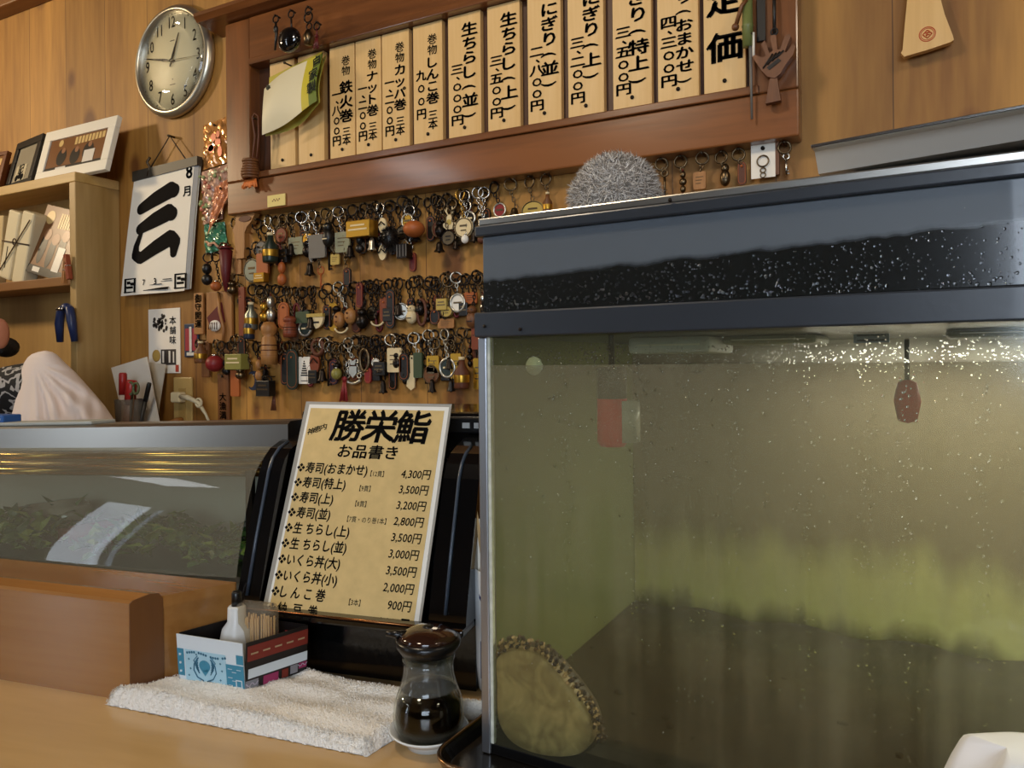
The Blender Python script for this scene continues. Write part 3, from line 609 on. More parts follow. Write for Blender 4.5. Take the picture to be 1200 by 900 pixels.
# ============================================================ THINGS STANDING BEHIND THE CASE
# wire pen holder with markers, papers: they stand on a low kitchen counter behind the glass case
KZ = 1.046
t = thing('back_counter', 'narrow stainless kitchen counter against the wall behind the glass case', 'counter', (0, 0, 0))
MB().box((-1.80, 1.13, KZ-.03), (-.6, YW-.001, KZ), .003).build('worktop', m_ss, t)
MB().box((-1.80, 1.15, 0), (-.6, YW-.001, KZ-.03)).build('cabinet', m_plaster, t)
pc = plY(152, 480, 1.17)
t = thing('pen_cup', 'clear cup of pens and tools behind the steel top rail', 'pen cup', (pc.x, 1.17, KZ))
MB().lathe([(.030, 0), (.034, .075), (.032, .075), (.028, .003)], n=20).build('cup', mat('clear_plastic', 'd8cfc0', .15, trans=.85, ior=1.2), t)
def pen(name, label, dx, dy, L, r, col, capcol, lean, cat='marker', capf=.6):
    o = thing(name, label, cat, M=Matrix.Translation((pc.x+dx, 1.17+dy, KZ+.004)) @ Matrix.Rotation(lean, 4, 'Y') @ Matrix.Rotation(-.05, 4, 'X'))
    MB().lathe([(0, 0), (r*.9, 0), (r, .003), (r, L*capf), (0, L*capf)], n=12).build('barrel', mat('pen_'+col, col, .4), o)
    MB().lathe([(0, L*capf), (r*1.1, L*capf), (r*1.1, L-.004), (r*.9, L), (0, L)], n=12).build('cap', mat('pen_'+capcol, capcol, .35), o)
pen('marker_pen', 'thinner red-capped marker on the left in the pen cup', -.020, -.005, .135, .0085, 'd6c8b8', '9c2420', -.05)
pen('marker_pen', 'thick red-capped marker in the middle of the pen cup', .006, -.012, .118, .0115, 'd0a8a0', 'a82a24', .10, capf=.48)
pen('pen', 'slim dark pen leaning right in the pen cup', .022, .008, .115, .005, '2a2822', '1c1a18', .28, 'pen')
pen('pen', 'dark red pen at the back left of the pen cup', -.024, .016, .11, .006, '3a1a18', '5a1c1a', -.16, 'pen')
o = thing('scissors', 'small green-handled scissors in the pen cup', 'scissors', M=Matrix.Translation((pc.x+.020, 1.155, KZ+.004)) @ Matrix.Rotation(.12, 4, 'Y'))
MB().ring((-.008, 0, .098), .011, .003, sz=1.3).ring((.012, 0, .100), .010, .003, sz=1.3).build('handles', mat('dull_green', '5c6444', .4), o)
MB().box((-.004, -.001, 0), (.001, .001, .088)).box((.001, -.001, .0), (.006, .001, .088)).build('blades', m_steel, o)
def paper(label, pts, dy0, dy1, col='d9d2c4'):
    P = [wall(px, py, dy0+(dy1-dy0)*k) for px, py, k in pts]
    c = sum(P, Vector())/len(P); n = (P[1]-P[0]).cross(P[-1]-P[0]).normalized()*.0015
    vs = [p-c for p in P]; k = len(vs); b = MB().add(vs+[v+n for v in vs], [list(range(k)), [k+i for i in range(k)][::-1]]+[[i, (i+1) % k, k+(i+1) % k, k+i] for i in range(k)])
    o = b.build('paper_sheet', mat('paper_'+col, col, .7)); o.location = c; tag(o, label, 'paper')
paper('front white sheet of paper leaning on the wall behind the pen cup', [(130, 431, 0), (172, 418, 0), (187, 497, 1), (146, 499, 1)], .045, .085)
paper('second white paper leaning behind the front sheet', [(170, 424, 0), (194, 427, 0), (183, 497, 1), (165, 497, 1)], .015, .04, 'c8c0b0')

# ============================================================ PERSON at the left edge
HP = at(-60, 388, 1.74)
t = thing('person', 'person in black and white patterned top with pale sleeve at the left edge', 'person', (HP.x, HP.y, .0))
def L3(px, py, D): p = at(px, py, D); return Vector((p.x-HP.x, p.y-HP.y, p.z))
m_skin = mat('skin', 'b57a58', .5, var=.06, vs=20); m_hair = mat('dark_hair', '1c1512', .5, bump=.5, bs=120)
def skin_mesh(name, nodes, edges, material, parent, sub=2):
    me = bpy.data.meshes.new(name); me.from_pydata([n[0] for n in nodes], edges, []); o = bpy.data.objects.new(name, me); C.objects.link(o)
    sk = o.modifiers.new('skin', 'SKIN'); 
    for i, n in enumerate(nodes): r = n[1]; me.skin_vertices[0].data[i].radius = r if isinstance(r, tuple) else (r, r)
    me.skin_vertices[0].data[0].use_root = True
    s_ = o.modifiers.new('sub', 'SUBSURF'); s_.levels = sub; s_.render_levels = sub
    dg = bpy.context.evaluated_depsgraph_get(); m2 = bpy.data.meshes.new_from_object(o.evaluated_get(dg)); bpy.data.objects.remove(o)
    for p in m2.polygons: p.use_smooth = True
    m2.materials.clear(); m2.materials.append(material); ob = bpy.data.objects.new(name, m2); C.objects.link(ob); ob.parent = parent; return ob
hz0 = HP.z
sh = L3(56, 450, 1.64)
elb = L3(128, 522, 1.61)
hipz = hz0-.62
body_nodes = [((.02, .03, hz0-.60), (.13, .09)), ((.0, .02, hz0-.42), (.13, .085)), ((.0, .02, hz0-.28), (.09, .06)), ((-.005, .01, hz0-.155), (.07, .07)), ((-.01, 0, hz0-.10), (.05, .055)), ((-.03, -.01, hz0-.02), (.075, .085)), ((-.03, -.01, hz0+.06), (.078, .09)), ((-.03, 0, hz0+.115), (.05, .06)),
 (tuple(sh), .034), (tuple(elb), .030), (tuple(elb+Vector((.02, .0, -.12))), .032), (tuple(elb+Vector((.03, .0, -.20))), .026)]
be = [(0, 1), (1, 2), (2, 3), (3, 4), (4, 5), (5, 6), (6, 7), (2, 18), (18, 8), (8, 9), (9, 10), (10, 11), (0, 12), (12, 13), (13, 14), (0, 15), (15, 16), (16, 17)]
for sx in (-1, 1): body_nodes += [((.02+sx*.1, .03, hz0-.72), .085), ((.02+sx*.1, .0, hz0-1.12 if hz0 > 1.2 else .5), .06), ((.02+sx*.1, .03, .10), .04)]
body_nodes.append((tuple(L3(24, 456, 1.70)), .036))
skin_mesh('body', body_nodes, be, m_skin, t)
hand_c = elb+Vector((.03, .0, -.215))
hnodes = [((0, 0, 0), .026), ((.02, -.02, -.035), .028)]; he = [(0, 1)]
for k in range(4):
    b_ = len(hnodes); a = (k-1.5)*.017
    hnodes += [((.028+a*.6, -.03+a*.5, -.065), .009), ((.034+a*.7, -.045+a*.6, -.09+.004*abs(k-1.5)), .0085), ((.030+a*.7, -.058+a*.6, -.105+.005*abs(k-1.5)), .007)]; he += [(1, b_), (b_, b_+1), (b_+1, b_+2)]
b_ = len(hnodes); hnodes += [((-.012, -.035, -.03), .011), ((-.018, -.055, -.05), .009)]; he += [(0, b_), (b_, b_+1)]
ho = skin_mesh('hand', [((Vector(n[0])+hand_c)[:], n[1]) for n in hnodes], he, m_skin, t)
# patterned top
pm_, N, L, P = new('patterned_cloth'); P.inputs['Roughness'].default_value = .85
tc = N.new('ShaderNodeTexCoord'); wv = N.new('ShaderNodeTexWave'); wv.wave_type = 'RINGS'; wv.inputs['Scale'].default_value = 9; wv.inputs['Distortion'].default_value = 14; wv.inputs['Detail'].default_value = 2; wv.inputs['Detail Scale'].default_value = 3
L.new(tc.outputs['Object'], wv.inputs[0]); cr = N.new('ShaderNodeValToRGB'); cr.color_ramp.elements[0].position = .72; cr.color_ramp.elements[0].color = lin('0e0d0e'); cr.color_ramp.elements[1].position = .86; cr.color_ramp.elements[1].color = lin('a8a4a0'); L.new(wv.outputs[0], cr.inputs[0]); L.new(cr.outputs[0], P.inputs['Base Color'])
sb = L3(18, 446, 1.66)
top_n = [((.02, .03, hz0-.66), (.175, .135)), ((.0, .02, hz0-.42), (.18, .13)), ((.0, .02, hz0-.27), (.18, .12)), ((.0, .015, hz0-.20), (.10, .085)), (tuple(L3(24, 452, 1.69)), .066), (tuple(sh), .052), (tuple(elb), .044)]
skin_mesh('patterned_top', top_n, [(0, 1), (1, 2), (2, 3), (2, 4), (4, 5), (5, 6)], pm_, t)
# pale sleeve: a loose sleeve from shoulder to below the elbow, with folds
m_slv = mat('pale_cotton', 'e6d6cc', .9, sheen=.2)
prof_s = [(411, 52, 54), (412.5, 44, 61), (415, 37, 66), (419, 32, 70), (425, 28, 76), (436, 24, 88), (456, 20, 106), (476, 16, 123), (497, 11, 137), (528, 4, 152)]
def slv(u, v):
    # v: 0 at the top of the shoulder, 1 at the hem below the steel rail; u round the arm
    f = v**1.5*(len(prof_s)-1) if False else v*(len(prof_s)-1); i = min(int(f), len(prof_s)-2); f -= i
    py, xl, xr = (prof_s[i][c]*(1-f)+prof_s[i+1][c]*f for c in (0, 1, 2)); q = 2*PI*u
    cx, hw = (xl+xr)/2, (xr-xl)/2; px = cx+hw*math.cos(q); fr = max(0, math.sin(q))
    # folds fan out from the armpit towards the elbow
    ang = math.atan2(py-425, px-40); fold = .010*math.sin(ang*17+.6)*min(1, max(0, (py-424)/30))*min(1, max(0, (px-30)/25))+.005*math.sin(px*.33)*min(1, max(0, (py-440)/40))
    D = 1.63-(.0011*hw+.012)*math.sin(q)-fold*fr
    p = at(px, py, D); return Vector((p.x-HP.x, p.y-HP.y, p.z))
MB().grid(slv, 90, 54).build('pale_sleeve', m_slv, t)
hm = MB().ell((-.045, .025, hz0+.080), (.086, .096, .085), 20, 12).ell(tuple(L3(7, 407, 1.75)), (.018, .03, .024), 14, 8)
hm.build('hair', m_hair, t)
er = L3(1, 391, 1.67)
MB().ell(tuple(er), (.012, .018, .034), 12, 8).ell(tuple(er+Vector((-.006, -.012, -.022))), (.010, .012, .014), 10, 6).build('ear', mat('ear_skin', 'c07e60', .5), t)
bq = ECi @ hz(3, 495.5, 1.116); t = thing('blue_box', 'corner of a small bright blue box on the grey board at the far left', 'box', M=EC @ Matrix.Translation((casep(9, 494, .12).x-.058, .128, .3052-.029*.56)))
MB().box((-.07, -.016, 0), (.058, .016, .012), .002).build('carton', mat('blue_box', '2c5a9c', .4), t)
MB().box((-.066, -.0166, .004), (.052, -.016, .007)).build('white_band', m_white, t)

# ============================================================ FISH TANK (rotated -3 degrees), local x along the front, y back
ET = Matrix.Translation((-.349, .608, CZ+.010)) @ Matrix.Rotation(math.radians(-3), 4, 'Z'); ETi = ET.inverted()
TW, TD, TH = .80, .40, .501
def tankp(px, py, off=0.):
    n = ET.to_3x3() @ Vector((0, 1, 0)); o = ET @ Vector((0, off, 0)); r = ray(px, py); c0 = Vector((0, 0, CAMZ))
    return ETi @ (c0 + r*((o-c0).dot(n)/r.dot(n)))
ZB = .390; ZF = .413; ZU = .484; ZL = .494; WL = .3635       # flange, panel and water heights above the tank's foot
m_alu = mat('aluminium_strip', 'a8abb0', .35, .9); m_hood = mat('hood_black', '30343a', .32, 0, .2, bump=.02, bs=200)
t = thing('fish_tank', 'large murky glass fish tank with wet black hood filling the right side', 'fish tank', M=ET.copy())
MB().box((0, 0, 0), (TW, TD, .010), .001).build('base_plate', m_black, t)
# glass panes
def film_mat():
    m, N, L, P = new('fogged_glass'); N.remove(P); out = N['Material Output']
    tc = N.new('ShaderNodeTexCoord'); sx = N.new('ShaderNodeSeparateXYZ'); L.new(tc.outputs['Object'], sx.inputs[0])
    mp = N.new('ShaderNodeMapping'); mp.inputs['Scale'].default_value = (1, 1, .06); L.new(tc.outputs['Object'], mp.inputs[0])
    n1 = N.new('ShaderNodeTexNoise'); n1.inputs['Scale'].default_value = 60; n1.inputs['Detail'].default_value = 4; L.new(mp.outputs[0], n1.inputs[0])
    n2 = N.new('ShaderNodeTexNoise'); n2.inputs['Scale'].default_value = 7; n2.inputs['Detail'].default_value = 3; L.new(tc.outputs['Object'], n2.inputs[0])
    # film of algae and mist: thick above a ragged edge, thinned below to paint in the unlit bottom
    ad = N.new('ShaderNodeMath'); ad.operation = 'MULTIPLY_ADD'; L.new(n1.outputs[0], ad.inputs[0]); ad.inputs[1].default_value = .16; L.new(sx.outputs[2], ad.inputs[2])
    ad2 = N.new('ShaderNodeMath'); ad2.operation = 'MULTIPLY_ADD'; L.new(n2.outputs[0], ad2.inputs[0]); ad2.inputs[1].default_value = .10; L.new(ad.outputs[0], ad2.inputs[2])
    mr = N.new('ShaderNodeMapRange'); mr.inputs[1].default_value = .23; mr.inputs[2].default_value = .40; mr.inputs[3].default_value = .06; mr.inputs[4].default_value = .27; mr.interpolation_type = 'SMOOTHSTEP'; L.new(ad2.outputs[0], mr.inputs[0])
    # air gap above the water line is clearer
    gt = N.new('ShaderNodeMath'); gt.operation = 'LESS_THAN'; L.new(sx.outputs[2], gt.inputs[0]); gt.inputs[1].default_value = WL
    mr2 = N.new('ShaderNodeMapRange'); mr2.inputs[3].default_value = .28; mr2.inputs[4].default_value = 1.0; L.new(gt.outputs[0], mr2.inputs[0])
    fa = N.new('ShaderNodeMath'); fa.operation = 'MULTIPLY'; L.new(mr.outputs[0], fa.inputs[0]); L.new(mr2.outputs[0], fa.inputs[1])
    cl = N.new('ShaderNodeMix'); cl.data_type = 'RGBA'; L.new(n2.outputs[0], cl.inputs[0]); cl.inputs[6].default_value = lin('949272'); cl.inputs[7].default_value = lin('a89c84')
    d = N.new('ShaderNodeBsdfDiffuse'); L.new(cl.outputs[2], d.inputs[0])
    t_ = N.new('ShaderNodeBsdfTransparent'); t_.inputs[0].default_value = lin('f2f4ea')
    m1 = N.new('ShaderNodeMixShader'); L.new(fa.outputs[0], m1.inputs[0]); L.new(t_.outputs[0], m1.inputs[1]); L.new(d.outputs[0], m1.inputs[2])
    # dark brown streaks, stronger towards the bottom
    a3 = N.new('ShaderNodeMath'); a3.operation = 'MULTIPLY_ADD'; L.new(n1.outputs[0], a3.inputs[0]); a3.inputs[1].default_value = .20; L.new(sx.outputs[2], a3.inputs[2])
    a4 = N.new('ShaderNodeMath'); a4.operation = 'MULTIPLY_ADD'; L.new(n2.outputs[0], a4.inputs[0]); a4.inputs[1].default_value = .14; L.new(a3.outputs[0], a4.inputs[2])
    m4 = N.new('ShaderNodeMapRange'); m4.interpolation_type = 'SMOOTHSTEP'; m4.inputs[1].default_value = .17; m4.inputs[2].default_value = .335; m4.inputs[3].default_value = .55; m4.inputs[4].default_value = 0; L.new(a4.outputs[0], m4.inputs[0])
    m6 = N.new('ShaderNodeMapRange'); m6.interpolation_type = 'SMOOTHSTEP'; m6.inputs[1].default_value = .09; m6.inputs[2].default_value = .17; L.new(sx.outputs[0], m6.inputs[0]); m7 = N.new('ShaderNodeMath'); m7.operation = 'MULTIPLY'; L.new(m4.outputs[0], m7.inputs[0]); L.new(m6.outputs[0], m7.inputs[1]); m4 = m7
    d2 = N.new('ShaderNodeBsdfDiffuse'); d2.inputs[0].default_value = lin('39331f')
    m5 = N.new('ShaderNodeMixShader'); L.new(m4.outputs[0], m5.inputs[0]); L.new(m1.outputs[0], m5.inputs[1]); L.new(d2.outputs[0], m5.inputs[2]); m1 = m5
    g = N.new('ShaderNodeBsdfGlossy'); g.inputs['Roughness'].default_value = .12; fr = fres(N, L, 1.4)
    m2 = N.new('ShaderNodeMixShader'); L.new(fr.outputs[0], m2.inputs[0]); L.new(m1.outputs[0], m2.inputs[1]); L.new(g.outputs[0], m2.inputs[2]); L.new(m2.outputs[0], out.inputs[0]); return m
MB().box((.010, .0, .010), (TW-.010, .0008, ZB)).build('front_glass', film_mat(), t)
m_side = glass('side_glass', 'd8dccc', film=.8, filmcol='7c8458')
MB().box((.001, .012, .010), (.002, TD-.006, ZB)).build('left_glass', m_side, t)
MB().box((TW-.002, .012, .010), (TW-.001, TD-.006, ZB)).build('right_glass', m_side, t)
for x in (0, TW-.0095): MB().box((x, -.002, .0), (x+.0095, .012, ZB), .0012).build('corner_strip', m_alu, t)
MB().box((.0095, -.0005, .010), (.0125, .004, ZB)).build('silicone_seam', mat('silicone', 'c8cabc', .5, var=.2, vs=90), t)
# back panel; the lit band and dark foot are painted into its colour
m, N, L, P = new('tank_back_lit_band'); P.inputs['Roughness'].default_value = .8
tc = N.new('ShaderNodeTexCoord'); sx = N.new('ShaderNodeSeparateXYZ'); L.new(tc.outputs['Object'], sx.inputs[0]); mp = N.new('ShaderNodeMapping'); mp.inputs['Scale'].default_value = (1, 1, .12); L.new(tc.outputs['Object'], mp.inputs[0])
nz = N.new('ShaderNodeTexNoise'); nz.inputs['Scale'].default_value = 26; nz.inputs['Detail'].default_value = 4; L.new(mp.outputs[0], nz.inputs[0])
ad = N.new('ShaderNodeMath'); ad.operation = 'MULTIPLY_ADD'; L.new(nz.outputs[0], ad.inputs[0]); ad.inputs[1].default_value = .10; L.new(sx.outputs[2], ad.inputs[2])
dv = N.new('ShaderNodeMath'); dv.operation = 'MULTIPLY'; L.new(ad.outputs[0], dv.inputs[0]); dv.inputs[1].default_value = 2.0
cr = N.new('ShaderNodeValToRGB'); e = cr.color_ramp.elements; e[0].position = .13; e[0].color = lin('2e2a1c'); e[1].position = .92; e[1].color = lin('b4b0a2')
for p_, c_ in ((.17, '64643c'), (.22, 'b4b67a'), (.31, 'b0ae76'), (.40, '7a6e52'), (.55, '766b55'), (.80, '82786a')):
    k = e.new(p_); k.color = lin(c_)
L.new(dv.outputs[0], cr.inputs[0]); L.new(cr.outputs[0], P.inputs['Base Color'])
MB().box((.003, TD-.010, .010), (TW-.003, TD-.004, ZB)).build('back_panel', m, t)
# hood: two flanges, panel between, steel lid
MB().box((-.0002, -.008, ZB), (TW, TD, ZF), .0015).build('lower_flange', m_hood, t)
pm2, N, L, P = new('hood_panel_fogged'); P.inputs['Roughness'].default_value = .28; P.inputs['Coat Weight'].default_value = .3
tc = N.new('ShaderNodeTexCoord'); sx = N.new('ShaderNodeSeparateXYZ'); L.new(tc.outputs['Object'], sx.inputs[0]); n2 = N.new('ShaderNodeTexNoise'); n2.inputs['Scale'].default_value = 34; n2.inputs['Detail'].default_value = 5; L.new(tc.outputs['Object'], n2.inputs[0])
a1 = N.new('ShaderNodeMath'); a1.operation = 'MULTIPLY_ADD'; L.new(sx.outputs[0], a1.inputs[0]); a1.inputs[1].default_value = -.035; L.new(sx.outputs[2], a1.inputs[2])
a2 = N.new('ShaderNodeMath'); a2.operation = 'MULTIPLY_ADD'; L.new(n2.outputs[0], a2.inputs[0]); a2.inputs[1].default_value = .012; L.new(a1.outputs[0], a2.inputs[2])
mr = N.new('ShaderNodeMapRange'); mr.inputs[1].default_value = .446; mr.inputs[2].default_value = .451; L.new(a2.outputs[0], mr.inputs[0])
mx = N.new('ShaderNodeMix'); mx.data_type = 'RGBA'; L.new(mr.outputs[0], mx.inputs[0]); mx.inputs[6].default_value = lin('1c1e1d'); mx.inputs[7].default_value = lin('525960'); L.new(mx.outputs[2], P.inputs['Base Color'])
m3 = N.new('ShaderNodeMapRange'); m3.inputs[3].default_value = .14; m3.inputs[4].default_value = .5; L.new(mr.outputs[0], m3.inputs[0]); L.new(m3.outputs[0], P.inputs['Roughness'])
MB().box((.006, -.001, ZF), (TW-.006, TD-.01, ZU), .001).build('hood_panel', pm2, t)
MB().box((.0, -.006, ZU), (TW, TD, ZL), .0015).build('upper_flange', m_hood, t)
MB().box((.003, -.004, ZL), (TW, TD-.004, TH), .0012).build('steel_lid', m_ss, t)
for x, z in ((.012, .40), (.05, .396), (.19, .4955)): MB().cyl((x, -.0075, z), (x, -.0095, z), .0016, n=8).build('screw', m_dark, t)
# water
m, N, L, P = new('tank_water'); N.remove(P); o_ = N['Material Output']; t_ = N.new('ShaderNodeBsdfTransparent'); t_.inputs[0].default_value = lin('f7f6f1'); g = N.new('ShaderNodeBsdfGlossy'); g.inputs['Roughness'].default_value = .04
fr = fres(N, L, 1.2); m1 = N.new('ShaderNodeMixShader'); L.new(fr.outputs[0], m1.inputs[0]); L.new(t_.outputs[0], m1.inputs[1]); L.new(g.outputs[0], m1.inputs[2]); L.new(m1.outputs[0], o_.inputs[0])
wt = MB().box((.0035, .0016, .0355), (TW-.0035, TD-.0105, WL)).build('water', m, t)
# gravel bed
gv = MB(); gv.grid(lambda u, v: (.004+u*(TW-.008), .006+v*(TD-.018), .022+.012*v+.004*math.sin(40*u)*math.sin(23*v)), 60, 30)
for i in range(160): gv.ell((RND.uniform(.012, TW-.012), RND.uniform(.012, TD-.02), RND.uniform(.016, .027)), (RND.uniform(.003, .006), RND.uniform(.003, .006), RND.uniform(.002, .004)), 7, 4)
o = gv.build('gravel', mat('dark_gravel', '2a2518', .8, var=.25, vs=40), t); o['kind'] = 'stuff'
# things in and on the tank
def in_tank(name, label, cat, p): return thing(name, label, cat, M=ET @ Matrix.Translation(p))
p = tankp(716, 478, .030)
t = in_tank('tank_heater', 'red cylinder with black cap hanging in the water at upper left of the tank', 'heater', (p.x, .032, p.z-.03))
hy = (tankp(716, 430, .03).z-tankp(716, 523, .03).z)
z1 = tankp(716, 523, .03).z-(p.z-.03); z2 = tankp(716, 467, .03).z-(p.z-.03); z3 = tankp(716, 430, .03).z-(p.z-.03)
MB().lathe([(0, z1), (.011, z1), (.0135, z1+.004), (.0135, z2), (0, z2)], n=24).build('red_body', mat('tank_red', 'e81020', .4), t)
MB().lathe([(0, z2), (.0135, z2), (.0135, z3-.004), (.012, z3), (0, z3)], n=24).build('black_cap', mat('tank_black', '0c0c0c', .4), t)
MB().tube([(0, 0, z3), (.0, .0, z3+.05), (.01, .08, z3+.07)], .003, 8).build('cable', m_black, t)
MB().lathe([(0, z1+.004), (.0125, z1+.004), (.0125, z2-.002), (0, z2-.002)], (.011, .006, 0), 20).build('clear_sleeve', mat('sleeve_white', 'c4c4bc', .25), t)
p = tankp(1063, 470, .09); t = in_tank('tank_float', 'blurred red float deep behind the fogged glass at right', 'float', (p.x, .09, p.z))
MB().lathe([(0, -.018), (.007, -.016), (.010, 0), (.007, .015), (0, .018)], n=20).build('float_body', mat('float_red', 'd83028', .5), t)
MB().cyl((0, 0, .016), (0, 0, .05), .002, n=8).build('stem', m_black, t)
p = tankp(626, 429, .002); t = in_tank('suction_cup', 'round milky suction cup on the glass at the water line', 'suction cup', (p.x, .0012, p.z))
MB().lathe([(.0085, 0), (.007, .003), (.003, .006), (.003, .012), (0, .012)], n=24, M=Matrix.Rotation(-PI/2, 4, 'X')).build('cup', mat('milky', 'ccd2b8', .5), t)
# filter boxes and label hanging under the hood, seen above the water line
for (a, b, y0_, y1_, off, col, nm, lab) in ((735, 832, 372, 415, .10, 'b4b6b0', 'filter_box', 'pale grey filter box under the hood left of centre'), (845, 957, 372, 404, .14, '8a8a78', 'filter_box', 'olive grey filter box under the hood in the middle'), (1108, 1230, 355, 396, .12, '5f6452', 'filter_box', 'dark olive filter box under the hood at the far right')):
    pa, pb = tankp(a, y1_, off), tankp(b, y1_, off); hh = ZB-pa.z
    t = in_tank(nm, lab, 'filter box', (pa.x, off, pa.z))
    MB().box((0, 0, 0), (pb.x-pa.x, .09, hh-.0005), .004).build('housing', mat('filter_'+col, col, .5), t)
    MB().box((.01, -.002, hh*.45), (pb.x-pa.x-.01, .0, hh*.55)).build('rim_line', mat('filter_line', 'c8c6b4', .5), t)
pa = tankp(1000, 402, .17); pb = tankp(1042, 402, .17); t = in_tank('tank_label', 'small blue-grey label plate behind the glass above the water', 'label', (pa.x, .17, pa.z))
MB().box((0, 0, 0), (pb.x-pa.x, .004, ZB-pa.z-.0006)).build('plate', mat('label_blue', '6a7c90', .5), t)
MB().box((.003, -.0005, .006), (pb.x-pa.x-.003, 0, .008)).box((.003, -.0005, .0015), (pb.x-pa.x-.003, 0, .003)).build('line', mat('label_line', '3c4858', .5), t)
p = tankp(812, 432, .004); t = in_tank('floating_scrap', 'small dark leaf scrap floating at the water line', 'scrap', (p.x, .004, WL-.004))
MB().ell((0, .004, .001), (.009, .003, .004), 12, 6).build('scrap', mat('dark_scrap', '4a4636', .6), t)
# abalone clinging to the inside of the front glass
ab = tankp(630, 822, .0)
t = in_tank('abalone', 'large abalone clinging to the glass in the lower left corner of the tank', 'abalone', (ab.x, .002, ab.z))
out_px = [(580, 800), (579, 775), (590, 765), (610, 762), (632, 770), (652, 790), (672, 815), (688, 840), (693, 865), (680, 884), (655, 889), (625, 885), (598, 872), (583, 850), (580, 825)]
OP = [tankp(*q) for q in out_px]; OP = [(max(.0125, q.x)-ab.x, q.z-ab.z) for q in OP]
def smooth_loop(P, n=4):
    o = []; k = len(P)
    for i in range(k):
        p0, p1, p2, p3 = P[i-1], P[i], P[(i+1) % k], P[(i+2) % k]
        for j in range(n):
            t_ = j/n; o.append(tuple(.5*((2*p1[c])+(-p0[c]+p2[c])*t_+(2*p0[c]-5*p1[c]+4*p2[c]-p3[c])*t_*t_+(-p0[c]+3*p1[c]-3*p2[c]+p3[c])*t_**3) for c in (0, 1)))
    return o
LP = smooth_loop(OP); k = len(LP)
vs = []; fs = []
rings_ = [(1.0, .010), (1.0, .002), (.97, -.0004), (.8, -.0006), (.5, -.0007), (.2, -.0007)]
for s_, y in rings_: vs += [(a*s_, y, b*s_) for a, b in LP]
for i in range(len(rings_)-1): fs += [[i*k+j, i*k+(j+1) % k, (i+1)*k+(j+1) % k, (i+1)*k+j] for j in range(k)]
vs.append((0, -.0007, 0)); fs += [[(len(rings_)-1)*k+j, (len(rings_)-1)*k+(j+1) % k, len(vs)-1] for j in range(k)]
m_foot, N, L, P = new('abalone_foot'); P.inputs['Roughness'].default_value = .6
tc = N.new('ShaderNodeTexCoord'); nz = N.new('ShaderNodeTexNoise'); nz.inputs['Scale'].default_value = 38; nz.inputs['Detail'].default_value = 6; nz.inputs['Distortion'].default_value = 1.5; L.new(tc.outputs['Object'], nz.inputs[0])
cr = N.new('ShaderNodeValToRGB'); cr.color_ramp.elements[0].position = .35; cr.color_ramp.elements[0].color = lin('84704a'); cr.color_ramp.elements[1].position = .7; cr.color_ramp.elements[1].color = lin('b8a272'); L.new(nz.outputs[0], cr.inputs[0]); L.new(cr.outputs[0], P.inputs['Base Color'])
MB().add(vs, fs, 0, True).build('foot', m_foot, t)
# dome of the shell behind it
vs = []; fs = []
sh_ = [(1.0, .010), (1.06, .014), (.95, .026), (.7, .038), (.35, .044)]
for s_, y in sh_: vs += [(a*s_, y, b*s_) for a, b in LP]
for i in range(len(sh_)-1): fs += [[i*k+j, i*k+(j+1) % k, (i+1)*k+(j+1) % k, (i+1)*k+j] for j in range(k)]
vs.append((0, .045, 0)); fs += [[(len(sh_)-1)*k+j, (len(sh_)-1)*k+(j+1) % k, len(vs)-1] for j in range(k)]
for i_, v in enumerate(vs): vs[i_] = (max(v[0], .0045-ab.x), v[1], max(v[2], -.04))
MB().add(vs, fs, 0, True).build('shell', mat('abalone_shell', '4a4030', .6, var=.3, vs=40, bump=.5, bs=60), t)
mb = MB()                                 # mottled frilled mantle round the top and right edge
N_out = [i for i in range(k)]
for i in range(k):
    a, b = LP[i]; l = math.hypot(a, b); u = (a/l, b/l)
    if b < -.030 and a < .035: continue
    if a+ab.x < .013 and b < .02: continue
    for q in range(9):
        r_ = RND.uniform(.001, .0115); mi = (int(i*.45)+q//4) % 4
        px_, pz_ = a+u[0]*r_+RND.uniform(-.001, .001), b+u[1]*r_
        if px_+ab.x < .0145 or pz_+ab.z < .036: continue
        mb.ell((px_, RND.uniform(-.0002, .006), pz_), (RND.uniform(.0010, .0024), .0025, RND.uniform(.0010, .0024)), 7, 4, mi if RND.random() < .7 else 1)
o = mb.build('mantle_frill', [mat('mantle_tan', 'b89a6c', .6, var=.3, vs=200), mat('mantle_dark', '2a2016', .6), mat('mantle_mid', 'a0845a', .6, var=.3, vs=200), mat('mantle_brown', '5a4428', .6)], t); o['kind'] = 'stuff'
# added light under the hood to brighten the water, without a fixture
la = area('added_tank_light', (0, 0, 0), (0, 0, -1), .50, 4.0, (1.0, .96, .93), .05); la.matrix_world = ET @ Matrix.Translation((.50, .27, ZB-.006))
# condensation
def drops(name, label, gen, n, m_):
    mb = MB()
    for i in range(n):
        x, z, r = gen()
        k = 6; vs = [(x, -.35*r-.0005, z+.15*r)]; fs = []
        y = -.0002
        for ring_, yy in ((.6, -.28*r), (1., 0)):
            vs += [(x+r*ring_*math.cos(2*PI*j/k), y+yy, z+r*ring_*1.15*math.sin(2*PI*j/k)) for j in range(k)]
        fs = [[0, 1+j, 1+(j+1) % k] for j in range(k)]+[[1+j, 1+k+j, 1+k+(j+1) % k, 1+(j+1) % k] for j in range(k)]
        mb.add(vs, fs, 0, True)
    o = mb.build(name, m_); o.matrix_world = ET.copy(); tag(o, label, 'water droplets', kind='stuff'); return o
m_drop = mat('droplet', 'ffffff', .02, trans=1., ior=1.33)
XM = .46
def g_foam(): return RND.uniform(.014, XM), RND.gauss(WL+.006, .0055) if RND.random() < .8 else WL+RND.uniform(-.006, .02), RND.uniform(.0003, .0009)
